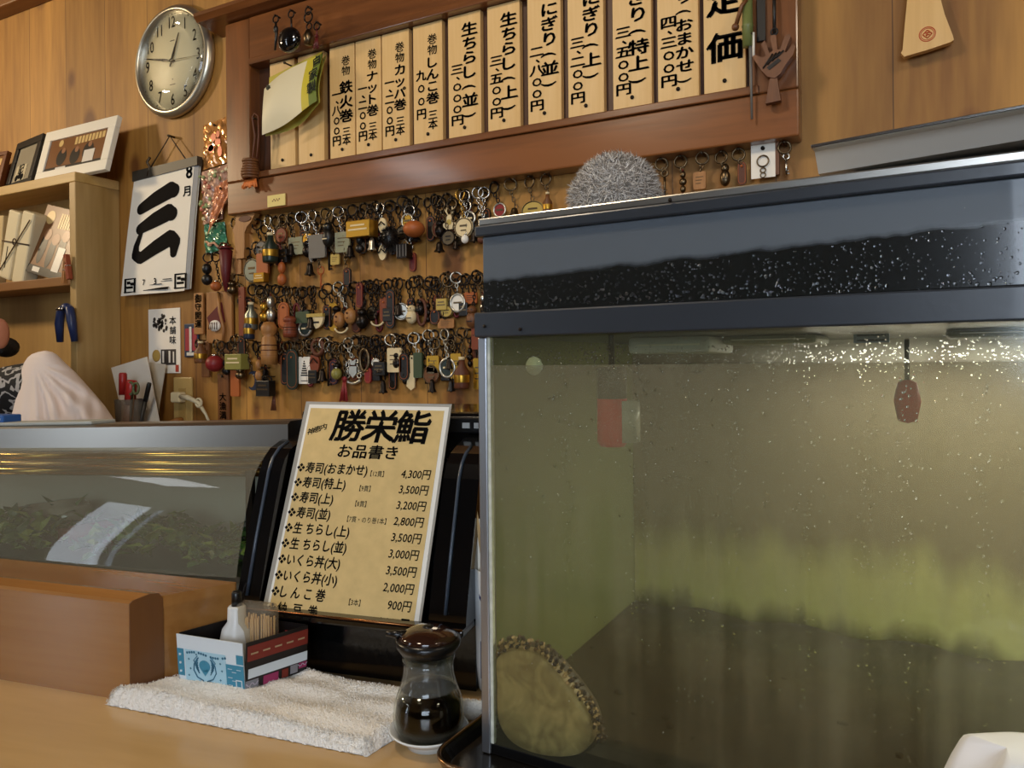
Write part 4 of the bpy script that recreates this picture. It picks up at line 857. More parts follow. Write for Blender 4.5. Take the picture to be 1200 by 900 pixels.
cols = [(.155, .006), (.163, .004), (.235, .006), (.09, .01), (.29, .008), (.355, .008), (.40, .006), (.33, .006), (.20, .02), (.44, .01)]
def g_glass():
    if RND.random() < .55: c = RND.choice(cols); x = RND.gauss(c[0], c[1]*.5)
    else: x = RND.uniform(.014, XM)
    z = .05+(WL-.055)*RND.random()**.62
    return min(max(x, .014), XM), z, RND.choice((.0004, .0005, .0006, .0007, .0011))
def g_hood():
    while True:
        x = RND.uniform(.008, XM); z = ZF+RND.random()*.066
        if RND.random() < .07: z = ZF+RND.uniform(.002, .010); return x, z, RND.uniform(.0008, .0015)
        lim = .441+.035*x; 
        if z < lim-.001 or (RND.random() < .10 and x > .25): return x, z, RND.choice((.0003, .0004, .0005, .0006, .0010))
drops('foam_drops', 'band of fine droplets on the tank glass along the water line', g_foam, 1100, m_drop)
drops('glass_drops', 'scattered condensation droplets running down the tank glass', g_glass, 1700, m_drop)
o = drops('hood_drops', 'beads of water on the wet lower strip of the black hood', g_hood, 1000, m_drop)
for v in o.data.vertices: v.co.y -= .0012
# on the lid: fur ball, gap box, steel tray
fb = ET @ Vector((.0, .0, TH)); bp = at(716, 215, .86)
ZLID = ET.translation.z+TH
bq = ETi @ Vector((bp.x, bp.y, bp.z)); R_ = .066
t = in_tank('fur_ball', 'fluffy grey fur ball resting on top of the tank lid', 'fur ball', (max(bq.x, .052), bq.y, TH)); t.scale = (.86, .86, .79)
MB().ell((0, 0, .066), (.061, .058, .064), 24, 16).build('core', mat('fur_core', '6f6a64', .9), t)
fu = MB()
for i in range(11000):
    q = RND.uniform(0, 2*PI); cz = RND.uniform(-.95, 1); s_ = math.sqrt(1-cz*cz); n = Vector((s_*math.cos(q), s_*math.sin(q), cz)); p0 = Vector((0, 0, .066))+Vector((n.x*.059, n.y*.056, n.z*.062))
    tn = n.cross(Vector((RND.uniform(-1, 1), RND.uniform(-1, 1), RND.uniform(-1, 1)))).normalized()
    d = (n*.55+tn*RND.uniform(.5, 1.2)+Vector((.3*math.sin(7*n.z+3*n.x), 0, .3*math.cos(6*n.x)))).normalized(); L_ = RND.uniform(.006, .015); sd = d.cross(n).normalized()*.0007 if d.cross(n).length > .01 else Vector((.0007, 0, 0))
    m1 = p0+d*L_*.5; m2 = p0+d*L_+(tn*.3-n*.2)*L_*.3
    if m2.z < .002: continue
    fu.add([p0-sd, p0+sd, m1+sd*.7, m1-sd*.7, m2], [[0, 1, 2, 3], [3, 2, 4]], RND.choice((0, 0, 1, 2)))
o = fu.build('fur', [mat('fur_grey', 'b4afa9', .8), mat('fur_light', 'dad6d0', .8), mat('fur_dark', '8e8982', .8)], t); o['kind'] = 'stuff'
pa = tankp(1000, 200, .03)
t = in_tank('gap_box', 'low black box added for the dark gap under the tilted steel tray', 'gap box', (.318, .05, TH))  # added black box, standing in for the dark gap below the tray
MB().box((0, 0, 0), (.44, .16, .0125), .001).build('case', mat('gap_black', '16171a', .35), t)
MB().box((.02, -.001, .004), (.42, 0, .007)).build('gap_slot', m_black, t)
A, B = tankp(960, 180, .02), tankp(1200, 137, .02); C0, C1 = tankp(1008, 205, .02), tankp(1200, 168, .02)
t = thing('steel_tray', 'shallow polished steel tray lying on the black box on top of the tank', 'tray', M=ET @ Matrix.Translation((.293, .035, TH+.0130)))
TM = Matrix.Rotation(math.radians(-4), 4, 'Z') @ Matrix.Rotation(math.radians(-1.5), 4, 'Y')
MB().prism([(-.012, .0155), (-.012, .017), (.004, .017), (.014, .002), (.2, .002), (.2, .0), (.012, .0), (.001, .0155)], (0, 0, 0), (0, 1, 0), (0, 0, 1), (.47, 0, 0), M=TM).build('pan', mat('polished_steel', 'd2cec6', .32, .45, bump=.08, bs=15), t)
MB().box((0, -.0125, .0152), (.47, -.010, .0178), .0005, M=TM).build('rolled_rim', mat('rim_steel', 'd8d6d0', .2, 1), t)

# drip tray in front of the tank
trp = MB()
t = thing('drip_tray', 'black tray with bronze rim at the foot of the tank', 'tray', M=ET @ Matrix.Translation((0, 0, -.010)))
def rrect(x0, y0, x1, y1, r, n=6):
    o = []
    for cx, cy, a0 in ((x1-r, y1-r, 0), (x0+r, y1-r, PI/2), (x0+r, y0+r, PI), (x1-r, y0+r, 3*PI/2)):
        o += [(cx+r*math.cos(a0+PI/2*i/n), cy+r*math.sin(a0+PI/2*i/n)) for i in range(n+1)]
    return o
X0, Y0, X1, Y1 = -.026, -.055, .52, .43
loops = [(0, 0, 0), (0, .012, .020), (0.0, .002, .0205), (0, .004, .020), (0, .013, .0085), (0, .06, .0085)]
vs = []; fs = []; defs = [(.006, .001), (0, .019), (.0, .021), (.003, .021), (.008, .0095), (.02, .0095)]
base = None
for ins, z in defs: vs += [(a, b, z) for a, b in rrect(X0+ins, Y0+ins, X1-ins, Y1-ins, .028)]
k = len(rrect(X0, Y0, X1, Y1, .028))
for i in range(len(defs)-1): fs += [[i*k+j, i*k+(j+1) % k, (i+1)*k+(j+1) % k, (i+1)*k+j] for j in range(k)]
fs += [list(range(k))[::-1], [(len(defs)-1)*k+j for j in range(k)]]
MB().add(vs, fs).build('pan', mat('tray_black', '141210', .22, coat=.5), t)
MB().tube([(a, b, .0212) for a, b in rrect(X0+.001, Y0+.001, X1-.001, Y1-.001, .027)], .0022, 8, True).build('rim', mat('rim_bronze', '9a7a5a', .25, 1), t)

# ============================================================ ON THE COUNTER
# towel
def twl(u, v):
    fl, fr_, bl, br = Vector((-.785, .524, 0)), Vector((-.452, .566, 0)), Vector((-.672, .662, 0)), Vector((-.372, .690, 0))
    le_ = fl*(1-v)+bl*v+Vector((-.004, 0, 0))*math.sin(PI*v); ri = fr_*(1-v)+br*v+Vector((-.022, .012, 0))*math.sin(PI*v)
    return le_*(1-u)+ri*u
def tz(u, v): return .0175+.0025*math.sin(5*u+2*v)+.0014*math.sin(13*u-7*v)+.0012*math.sin(21*v+4*u)
NU, NV = 110, 44
def ttop(u, v):
    e = min(u, 1-u)*.36; f = min(v, 1-v)*.13; d = min(e, f); z = tz(u, v)*(1-max(0, 1-d/.008)**2*.98) if d < .008 else tz(u, v)
    p = twl(u, v); return Vector((p.x+.0008*math.sin(140*v), p.y+.0008*math.sin(150*u), CZ+.0005+z+RND.uniform(-.0006, .0006)))
t = thing('towel', 'folded white terry towel lying along the counter under the carton', 'towel', (0, 0, 0))
m_tw = mat('terry', 'f6f2ea', .95, bump=.6, bs=400, sheen=.3)
mb = MB().grid(ttop, NU, NV); mb.grid(lambda u, v: twl(u, v)+Vector((0, 0, CZ+.0004)), 20, 8); mb.build('towel_body', m_tw, t)
fz = MB()
for i in range(15000):
    u, v = RND.random(), RND.random()
    if i % 3 == 0: v = RND.random()*.07
    if i % 11 == 0: u = RND.choice((RND.random()*.03, 1-RND.random()*.03))
    p = ttop(u, v); d = Vector((RND.uniform(-.6, .6), RND.uniform(-.6, .6)-(.9 if v < .06 else 0), RND.uniform(.5, 1))).normalized(); L_ = RND.uniform(.0012, .0026); s_ = Vector((d.y, -d.x, 0)).normalized()*.0006
    if p.z+d.z*L_ < CZ+.0005: continue
    fz.add([p-s_, p+s_, p+d*L_], [[0, 1, 2]])
o = fz.build('terry_loops', m_tw, t); o['kind'] = 'stuff'
def towel_at(x, y): return CZ+.0185
# carton
t = thing('carton', 'opened printed carton used as a tray on the towel', 'carton', (0, 0, 0))
ct = [hz(210, 796, CZ+.019), hz(287, 810, CZ+.019), hz(359, 785, CZ+.019)]; ct = [Vector((p.x, p.y, 0)) for p in ct]; ct.append(ct[0]+ct[2]-ct[1]); ct[3] += Vector((.0, -.0, 0))
c0 = sum(ct, Vector())/4; t.location = (c0.x, c0.y, CZ+.0185); ct = [p-c0 for p in ct]
m_ci = mat('carton_black', '161314', .4, var=.1); m_cw = mat('carton_white', 'd8e2e8', .45); m_cb = mat('carton_blue', '3c88a4', .45); m_cl = mat('carton_pale_blue', 'a8cede', .45); m_cr = mat('carton_red', '7c2a20', .45); m_cm = mat('carton_magenta', '9c3060', .45); m_cg = mat('carton_grey', '8a8a92', .45)
HC = .054
def face(nm, a, b, outw, bandlist, lean=.004, mouts=True, H=HC):
    # wall panel from a to b; bandlist: (u0,v0,u1,v1,mat)
    e = (b-a); L_ = e.length; U_ = e.normalized(); N_ = Vector((U_.y, -U_.x, 0)); V_ = (Z_*H+N_*lean).normalized(); Hh = H
    o = MB().prism([(0, 0), (L_, 0), (L_, Hh), (0, Hh)], a, U_, V_, -N_*.0012).build(nm, m_ci if outw is None else outw, t)
    g = {}
    for u0, v0, u1, v1, m_ in bandlist:
        g.setdefault(m_.name, (MB(), m_))[0].prism([(u0*L_, v0*Hh), (u1*L_, v0*Hh), (u1*L_, v1*Hh), (u0*L_, v1*Hh)], a+N_*.0001, U_, V_, N_*.0004)
    for mbx, m_ in g.values(): mbx.build('print', m_, o)
    return o, U_, V_, N_, L_
fo, U_, V_, N_, L_ = face('front_panel', ct[0], ct[1], m_cw, [(.0, .12, .10, .70, m_cb), (.74, .0, 1., .52, m_cb), (.12, .02, .74, .70, m_cl), (.9, .55, 1, .74, m_cb), (.0, -.0, .75, .02, m_cr)])
g = MB(); A_ = ct[0]+N_*.0007
def fp(u, v): return A_+U_*(u*L_)+V_*(v*HC)
for sx in (-1, 1):
    for k in range(4):
        a = math.radians(100+sx*(-38-k*17)); c_ = (.42+sx*.085, .30); 
        g.tube([fp(c_[0]+sx*.02*k*.3, c_[1]-.07+.05*k), fp(c_[0]+sx*(.045+.012*k), c_[1]+.04+.05*k), fp(c_[0]+sx*.02, c_[1]+.16+.045*k)], .0006, 5)
    g.tube([fp(.42+sx*.03, .08), fp(.42+sx*.12, .14), fp(.42+sx*.17, .28), fp(.42+sx*.16, .42), fp(.42+sx*.09, .56)], .0007, 5)
for k in range(17): g.text('●', fp(.16+.036*k, .63+.03*math.sin(k*.4)), U_, V_, .0032, 'c') if k % 5 != 4 else None
for (u, v) in ((.18, .5), (.2, .3), (.17, .15), (.66, .5), (.68, .35), (.65, .15), (.3, .62), (.5, .08)): g.text('✦', fp(u, v), U_, V_, .0035, 'c')
g.build('hands_drawing', mat('carton_ink_blue', '2a6480', .5), fo)
g = MB(); vs_ = [fp(.42+.085*math.cos(2*PI*i/20)*(1), .40+.12*math.sin(2*PI*i/20)) for i in range(20)]; g.add(vs_+[fp(.42, .24)], [list(range(20))]); g.add([fp(.35, .33), fp(.49, .33), fp(.42, .18)], [[0, 1, 2]]); g.build('water_drop_print', m_cb, fo)
g = MB()
for k in range(3): g.box((-.001, -.001, -.001), (.001, .001, .001), M=Matrix.Translation(fp(.05, .22+.18*k)))
for (u, v) in ((.80, .42), (.86, .36), (.93, .42), (.80, .24), (.86, .18), (.80, .08)): g.text('ー', fp(u, v), U_, V_, .006, 'c', .03)
g.prism([(0, 0), (.008, 0), (.008, .0012), (0, .0012)], fp(.88, .06), U_, V_, N_*.0003).prism([(0, 0), (.008, 0), (.008, .0012), (0, .0012)], fp(.88, .2), U_, V_, N_*.0003).prism([(0, 0), (.0012, 0), (.0012, .0085), (0, .0085)], fp(.88, .06), U_, V_, N_*.0003).prism([(0, 0), (.0012, 0), (.0012, .0085), (0, .0085)], fp(.96, .06), U_, V_, N_*.0003)
g.build('marks', m_cw, fo)
ro, U2, V2, N2, L2 = face('side_panel', ct[1], ct[2], m_ci, [(.02, .60, 1, .92, m_cr), (.04, .24, 1., .44, m_cw), (.0, .0, .2, .2, m_cg), (.28, .02, .52, .2, m_cm), (.58, .02, .68, .2, m_cr), (.72, .04, .84, .22, m_cg), (.86, .1, .99, .22, m_cm)])
g = MB()
for k in range(5): g.prism([(0, 0), (.0085, 0), (.0085, .0018), (0, .0018)], ct[1]+U2*(L2*(.07+.19*k))+V2*HC*.735+N2*.0008, U2, V2, N2*.0002)
g.build('marks', mat('carton_tan', 'b09a78', .5), ro)
g = MB(); g.text('〰', ct[1]+U2*L2*.1+V2*HC*.1+N2*.0008, U2, V2, .012, 'c', .02); g.text('〰', ct[1]+U2*L2*.92+V2*HC*.16+N2*.0008, U2, V2, .010, 'c', .02); g.build('swirl', mat('swirl_white', 'c8c0d0', .5), ro)
face('back_panel', ct[2], ct[3], None, [], 0); face('left_panel', ct[3], ct[0], None, [], 0)
go = MB()
for k in range(3): go.prism([(0, 0), (.014, 0), (.014, .012), (0, .012)], ct[3]+(ct[2]-ct[3])*(.1+.3*k)+Z_*HC*.6-Y_*.002, (ct[2]-ct[3]).normalized(), Z_, (0, -.0004, 0))
go.build('inner_print', mat('inner_red', 'a03a3c', .5), t)
MB().prism([(p.x, p.y) for p in ct], (0, 0, .0), X_, Y_, (0, 0, .001)).build('bottom', m_ci, t)
# bottle and toothpick pack in the carton
zc = CZ+.0185+.0012
bb = at(268, 760, .90)
bb = hz(268, 800, CZ+.0185)
c_in = c0+(ct[0]*.30+ct[3]*.30+ct[1]*.25+ct[2]*.15)*.55
t = thing('squeeze_bottle', 'small white bottle with black cap standing in the carton', 'bottle', (c_in.x-.004, c_in.y+.002, zc))
MB().lathe([(0, 0), (.017, 0), (.019, .003), (.019, .040), (.0165, .052), (.0105, .060), (.0100, .076), (.0085, .078), (0, .078)], n=28).build('body', mat('milky_plastic', 'dfe2e2', .3, trans=.15), t)
MB().lathe([(0, .078), (.0060, .078), (.0056, .093), (.0045, .0945), (0, .0945)], n=18).build('cap', m_black, t)
ti = c0+(ct[1]*.2+ct[2]*.4+ct[3]*.3)*.40
t = thing('toothpick_pack', 'clear plastic pack of wooden toothpicks standing in the carton', 'toothpicks', M=Matrix.Translation((ti.x+.004, ti.y-.0, zc)) @ Matrix.Rotation(.18, 4, 'Z'))
MB().box((-.026, -.012, 0), (.026, .012, .082), .008, seg=3).build('wrapper', glass('clear_wrap', 'ece6d8', film=.12, filmcol='e8dcc8', rough=.08), t)
tp = MB()
for k in range(26): x = -.021+.042*(k % 13)/12; y = -.005+.010*(k//13); tp.cyl((x, y, .004), (x+RND.uniform(-.001, .001), y, .066+RND.uniform(-.002, .002)), .0011, n=6)
tp.build('toothpicks', mat('toothpick', 'd2b486', .6), t)
# soy sauce bottle on a dish
sx_ = hz(497, 884, CZ+.010); sb_ = Vector((sx_.x, sx_.y, 0))+Vector((FWD.x, FWD.y, 0))*.040
t = thing('small_dish', 'white dish under the soy sauce bottle', 'dish', (sb_.x, sb_.y, CZ))
MB().lathe([(0, .001), (.018, 0), (.022, .0), (.023, .004), (.032, .010), (.039, .0155), (.0395, .0165), (.038, .017), (.031, .012), (.024, .0065), (0, .006)], n=48).build('dish_body', mat('porcelain', 'dfe4e6', .12, coat=.6), t)
t = thing('soy_sauce_bottle', 'glass soy sauce dispenser with black lid standing on the white dish', 'soy sauce bottle', (sb_.x, sb_.y, CZ+.0068))
PR = [(.0, 0), (.022, 0), (.029, .004), (.0345, .014), (.0355, .024), (.0335, .036), (.0285, .050), (.0252, .062), (.0245, .072), (.0258, .080)]
def rl(mul=1., off=0.): return [(max(0, r*mul+off), z) for r, z in PR]
inn = [(max(0, r-.0022), max(z, .003)) for r, z in PR][::-1]
lo_, up_ = PR[:7], PR[6:]
def shell(P): return MB().lathe(P+[(max(0, r-.0022), max(z, .003)) for r, z in P][::-1], n=48, cap=False)
shell(lo_).build('glass_body', glass('bottle_glass', 'f4f6f2', rough=.01), t)
shell(up_).build('glass_neck', glass('bottle_neck_glass', 'eef0ec', rough=.01, film=.06, filmcol='d8d8d2'), t)  # pale film paints bright reflections into the neck
sy = [(0, .0035)]+[(r-.0024, max(.0035, z)) for r, z in PR if z < .046 and r > 0]+[(.0276, .046), (0, .046)]
MB().lathe(sy, n=48).build('soy_sauce', mat('soy', '050201', .12, spec=.12), t)
MB().lathe([(.0262, .078), (.0268, .088), (.026, .089), (.0256, .079)], n=40, cap=False).build('neck_ring', glass('neck_glass', 'd8dcd8'), t)
MB().lathe([(.0, .084), (.0265, .084), (.0315, .091), (.0325, .0945), (.031, .0985), (.0, .0985)], n=48).build('lid', m_black, t)
MB().lathe([(.030, .0985), (.026, .102), (.018, .1065), (.009, .1085), (0, .109)], n=40).build('lid_dome', mat('brown_dome', '2e1a12', .12, coat=1.), t)
d = -RIGHT; MB().tube([Vector((0, 0, .1))+d*.020, Vector((0, 0, .1015))+d*.032, Vector((0, 0, .1025))+d*.0415], [.005, .004, .0025], 10).build('spout', m_black, t)
MB().ell((0, 0, .1085), (.006, .006, .0022), 12, 6).build('air_hole_cap', m_black, t)
# tall cup with chopstick sleeve, between unit and tank
cu_ = at(590, 740, .86); RC = .0335
m_cup, N, L, P = new('blue_white_porcelain'); P.inputs['Roughness'].default_value = .15; P.inputs['Base Color'].default_value = lin('e4e6e6')
t = thing('tea_cup', 'tall white teacup with blue brush marks half hidden by the tank edge', 'cup', (cu_.x, cu_.y, CZ))
ztop = at(560, 664, .86).z-CZ
MB().lathe([(0, .0), (.028, 0), (.030, .004), (.0325, .03), (.0335, .09), (.0335, ztop-.002), (.0325, ztop), (.031, ztop-.002), (.030, .01), (0, .008)], n=40).build('cup_body', m_cup, t)
g = MB(); Lf = Vector((-cs, -sn, 0)); 
def cyl_pt(q, z, r=.0339): a = math.atan2(-sn*1.0-.5, -cs)+q; return Vector((r*math.cos(a), r*math.sin(a), z))
def cyl_band(q0, q1, z0, z1, s0=0., n=6):
    vs = []
    for i in range(n+1): q = q0+(q1-q0)*i/n; vs += [cyl_pt(q, z0+s0*i/n), cyl_pt(q, z1+s0*i/n)]
    g.add(vs, [[2*i, 2*i+1, 2*i+3, 2*i+2] for i in range(n)])
for j in range(4):
    o_ = -.9+j*1.5
    cyl_band(o_, o_+.16, .055, .058+ztop*.3, .01); cyl_band(o_-.2, o_+.3, .060, .066, .004); cyl_band(o_-.25, o_-.1, .02, .062); cyl_band(o_+.2, o_+.35, .018, .06); cyl_band(o_-.2, o_+.3, .036, .041); cyl_band(o_-.2, o_+.34, .012, .017, .003)
    cyl_band(o_+.5, o_+.62, .10, ztop-.012, -.006); cyl_band(o_-.3, o_+.2, ztop-.03, ztop-.025, -.02)
g.build('blue_brush_marks', mat('cobalt', '1c2660', .2), t)
t = thing('chopstick_sleeve', 'white paper chopstick sleeve standing in the tall cup', 'chopstick sleeve', M=Matrix.Translation((cu_.x, cu_.y, CZ+.012)) @ Matrix.Rotation(-.14, 4, FWD))
hs_ = at(557, 606, .86).z-CZ-.012
RM = Matrix.Rotation(PSI, 4, 'Z')
MB().box((-.012, -.001, 0), (.008, .001, hs_), .0004, M=RM).build('paper_sleeve', m_paper, t)
MB().cyl(RM @ Vector((-.004, 0, .01)), RM @ Vector((-.004, 0, hs_+.01)), .0024, n=8).build('chopstick', mat('chopstick_wood', 'c8a878', .6), t)
# white wrapped hand towel, bottom right corner
wp_ = hz(1165, 905, CZ+.09); 
t = thing('white_packet', 'smooth white wrapped packet at the bottom right corner before the tank', 'packet', (0, 0, 0))
cW = at(1180, 945, .40); t.location = (cW.x, cW.y, CZ)
H_ = at(1165, 876, .40).z-CZ
def pk(u, v):
    q = 2*PI*u; th = PI*v; sx, sy = .044, .03
    e = lambda a, p: math.copysign(abs(a)**p, a)
    x = sx*e(math.sin(th), .35)*e(math.cos(q), .55); y = sy*e(math.sin(th), .35)*e(math.sin(q), .55); z = H_*.5*(1+e(math.cos(th), .5))
    if x < 0: z = z*(1-.38*(min(1, max(0, (-x-.010)/.032)))**1.2)
    return RM @ Vector((x, y, z+.0015*math.sin(30*x)))
MB().grid(pk, 48, 24).build('wrapper', mat('white_wrap', 'eef0f4', .4, sheen=.1), t)
MB().box((-.038, -.001, -.001), (.038, .001, .001), M=Matrix.Translation((0, 0, .006)) @ RM @ Matrix.Translation((0, -.0305, 0))).build('seal_fold', mat('fold_white', 'd8dce4', .5), t)

# ============================================================ HANGING THINGS ON THE WALL
COL = {'brass': m_brass, 'steel': m_steel, 'old': m_old, 'dark': m_dark, 'black': mat('charm_black', '14110f', .4), 'brown': mat('leather_brown', '5a2f1a', .55), 'redbrown': mat('leather_red', '7c3a20', .5), 'orange': mat('leather_orange', 'a85a28', .5), 'cream': mat('charm_cream', 'dcc89c', .5), 'white': mat('charm_white', 'ebe6da', .5), 'wood': wood('charm_wood', 'b07c44', '8a5a2a', 'z', .5, 0, 40), 'woodd': wood('charm_dark_wood', '7a4c26', '5a3418', 'z', .5, 0, 40), 'red': mat('charm_red', '842022', .45), 'dred': mat('charm_dark_red', '5c1518', .5), 'green': mat('charm_green', '3c4a30', .45), 'dgreen': mat('charm_dark_green', '1e2a22', .35), 'grey': mat('charm_grey', '6c6862', .5), 'gold': mat('charm_gold', 'b48a34', .36, .9), 'silver': mat('charm_silver', 'c4c0b4', .3, .9), 'navy': mat('charm_navy', '20283c', .45), 'olive': mat('charm_olive', '8a8440', .45), 'yellow': mat('charm_yellow', 'b89e50', .5), 'purple': mat('charm_purple', '2e1c30', .5), 'clear': mat('charm_clear', 'c8c8a8', .12, trans=.5, coat=.6), 'pewter': mat('charm_pewter', '8c9288', .35, .8)}
INK = COL['black']
def rounded(w_, h_, r, n=5): return rrect(-w_/2, -h_/2, w_/2, h_/2, min(r, w_*.49, h_*.49), n)
def disc(r, n=24, sx=1., sz=1.): return [(r*sx*math.cos(2*PI*i/n), r*sz*math.sin(2*PI*i/n)) for i in range(n)]
def plate(mbd, poly, c, th, mi=0, y=0.): return mbd.prism(poly, (c[0], y-th, c[1]), X_, Z_, (0, th, 0), mi)
def charm(kind, t, cx, cz, w_, h_, col, y):
    """build the pendant centred at (cx,cz) in the wall frame, its back at depth y"""
    m = COL[col]; mb = MB(); c = (cx, cz); B = lambda nm, mm=m: mb_build(nm, mm)
    def put(b, nm, mm=None): return b.build(nm, mm or m, t)
    if kind == 'disc':
        put(plate(MB(), disc(1, 28, w_/2, h_/2), c, .004, y=y), 'medal'); r_ = MB(); r_.ring((cx, y-.004, cz), 1, .0013, sx=w_*.46, sz=h_*.46); plate(r_, [(-w_*.2, h_*.05), (w_*.2, h_*.05), (w_*.2, h_*.14), (-w_*.2, h_*.14)], c, .0008, y=y-.004); plate(r_, [(-w_*.15, -h_*.16), (w_*.15, -h_*.16), (w_*.15, -h_*.10), (-w_*.15, -h_*.10)], c, .0008, y=y-.004); put(r_, 'embossing', COL['old'] if col not in ('old', 'dark') else m_dark)
    elif kind == 'tag':
        put(plate(MB(), rounded(w_, h_, .003), c, .004, y=y), 'tag_plate'); r_ = MB()
        for k in range(3): plate(r_, [(-w_*.3, 0), (w_*.3-w_*.1*k, 0), (w_*.3-w_*.1*k, h_*.04), (-w_*.3, h_*.04)], (cx, cz+h_*(.18-.18*k)), .0006, y=y-.004)
        put(r_, 'print', COL['old'] if col in ('cream', 'white', 'gold', 'yellow', 'clear', 'wood') else COL['gold'] if col in ('black', 'dgreen', 'navy', 'green') else INK)
    elif kind == 'plain': put(plate(MB(), rounded(w_, h_, .003), c, .006, y=y), 'tag_plate')
    elif kind == 'strap':
        put(plate(MB(), rounded(w_, h_, w_*.45), c, .004, y=y), 'leather_strap'); r_ = MB(); r_.tube([(cx+a*.8, y-.0043, cz+b*.88) for a, b in rounded(w_, h_, w_*.45)], .0006, 4, True); r_.cyl((cx, y-.004, cz+h_*.3), (cx, y-.006, cz+h_*.3), .0022, n=8); put(r_, 'stitching', COL['orange'] if col != 'orange' else COL['brown'])
    elif kind == 'loop':
        b = MB(); b.ring((cx, y-.003, cz), 1, w_*.13, sx=w_*.38, sz=h_*.44, m=6); put(b, 'leather_loop')
    elif kind == 'bell':
        b = MB().lathe([(.0, h_*.5), (w_*.18, h_*.46), (w_*.28, h_*.2), (w_*.33, -h_*.2), (w_*.5, -h_*.42), (w_*.5, -h_*.46), (0, -h_*.40)], (cx, y-w_*.5, cz), 18); put(b, 'bell'); put(MB().ell((cx, y-w_*.5, cz-h_*.47), w_*.12, 8, 6), 'clapper', m_dark)
    elif kind == 'ball':
        put(MB().ell((cx, y-w_*.5, cz), (w_/2, w_/2, h_/2), 20, 12), 'ball'); put(MB().cyl((cx, y-w_*.5, cz+h_*.42), (cx, y-w_*.5, cz+h_*.58), w_*.16, n=10), 'cap', m_steel)
    elif kind == 'beads':
        b = MB(); n = max(2, int(h_/w_*1.1))
        for k in range(n): b.ell((cx, y-w_*.4, cz+h_/2-h_*(k+.5)/n), (w_*(.5 if k % 2 else .38), w_*.4, h_/n*.52), 12, 8)
        put(b, 'beads'); put(MB().cyl((cx, y-w_*.4, cz+h_*.6), (cx, y-w_*.4, cz-h_*.52), .0014, n=6), 'string', COL['dred'])
    elif kind == 'bottle':
        b = MB().lathe([(0, -h_*.5), (w_*.42, -h_*.5), (w_*.46, -h_*.44), (w_*.46, h_*.05), (w_*.2, h_*.25), (w_*.17, h_*.42), (0, h_*.42)], (cx, y-w_*.5, cz), 16); put(b, 'flask'); put(MB().cyl((cx, y-w_*.5, cz+h_*.42), (cx, y-w_*.5, cz+h_*.52), w_*.2, n=10), 'stopper', COL['cream']); put(MB().lathe([(w_*.47, -h_*.3), (w_*.475, -h_*.28), (w_*.475, -h_*.08), (w_*.47, -h_*.06)], (cx, y-w_*.5, cz), 16), 'band', COL['gold'])
    elif kind == 'box':
        put(MB().box((cx-w_/2, y-w_*.5, cz-h_/2), (cx+w_/2, y, cz+h_/2), .0015), 'block'); r_ = MB(); r_.box((cx-w_*.4, y-w_*.5-.0006, cz-h_*.1), (cx+w_*.4, y-w_*.5, cz+.0)); r_.box((cx-w_*.3, y-w_*.5-.0006, cz+h_*.15), (cx+w_*.3, y-w_*.5, cz+h_*.25)); put(r_, 'relief', COL['cream'] if col in ('gold', 'olive', 'brown', 'woodd', 'redbrown') else COL['old'])
    elif kind == 'moon':
        o_ = [(w_*.5*math.cos(q), h_*.5*math.sin(q)) for q in [PI*(.35+1.3*i/18)+PI for i in range(19)]]; i_ = [(w_*.36*math.cos(q)-w_*.2, h_*.36*math.sin(q)) for q in [PI*(.35+1.3*i/18)+PI for i in range(18, -1, -1)]]
        put(plate(MB(), o_+i_, c, .004, y=y), 'crescent'); put(MB().ell((cx+w_*.1, y-.005, cz+h_*.3), .002), 'stud', COL['silver'])
    elif kind == 'crest':
        b = MB(); plate(b, [(-.18*w_, .15*h_), (.18*w_, .15*h_), (.18*w_, -.1*h_), (0, -.28*h_), (-.18*w_, -.1*h_)], c, .004, y=y)
        for s_ in (-1, 1):
            for (q, z, L_) in ((.3, .2, .22), (.34, .0, .2), (.28, -.2, .18), (.16, .34, .14)): b.ring((cx+s_*w_*q, y-.002, cz+h_*z), w_*L_*.5, .0016, n=10, m=5)
            b.tube([(cx+s_*w_*.16, y-.002, cz-h_*.2), (cx+s_*w_*.38, y-.002, cz+h_*.05), (cx+s_*w_*.30, y-.002, cz+h_*.3), (cx+s_*w_*.42, y-.002, cz+h_*.42)], .0018, 5)
        plate(b, [(-.1*w_, .2*h_), (.1*w_, .2*h_), (.16*w_, .42*h_), (0, .34*h_), (-.16*w_, .42*h_)], c, .004, y=y); b.ring((cx, y-.002, cz+h_*.5), .003, .001, n=10)
        put(b, 'crest_plate'); r_ = MB().tube([(cx+w_*.45*math.sin(a), y-.003, cz-h_*.12-h_*.36*math.cos(a)) for a in [(-.9+.2*i) for i in range(10)]], .0036, 6); put(r_, 'scroll')
    elif kind == 'deer':
        b = plate(MB(), [(-.14, .05), (-.2, -.2), (-.42, -.25), (-.38, -.42), (-.15, -.5), (.15, -.5), (.38, -.42), (.42, -.25), (.2, -.2), (.14, .05), (0, .12)], c, .004, y=y) if False else MB()
        plate(b, [(a*w_, z*h_) for a, z in [(-.16, .06), (-.22, -.18), (-.45, -.24), (-.42, -.38), (-.2, -.5), (.2, -.5), (.42, -.38), (.45, -.24), (.22, -.18), (.16, .06), (0, .14)]], c, .004, y=y)
        for s_ in (-1, 1): b.tube([(cx+s_*w_*.08, y-.002, cz+h_*.08), (cx+s_*w_*.22, y-.002, cz+h_*.26), (cx+s_*w_*.42, y-.002, cz+h_*.44)], .0018, 5).tube([(cx+s_*w_*.22, y-.002, cz+h_*.26), (cx+s_*w_*.18, y-.002, cz+h_*.46)], .0015, 5)
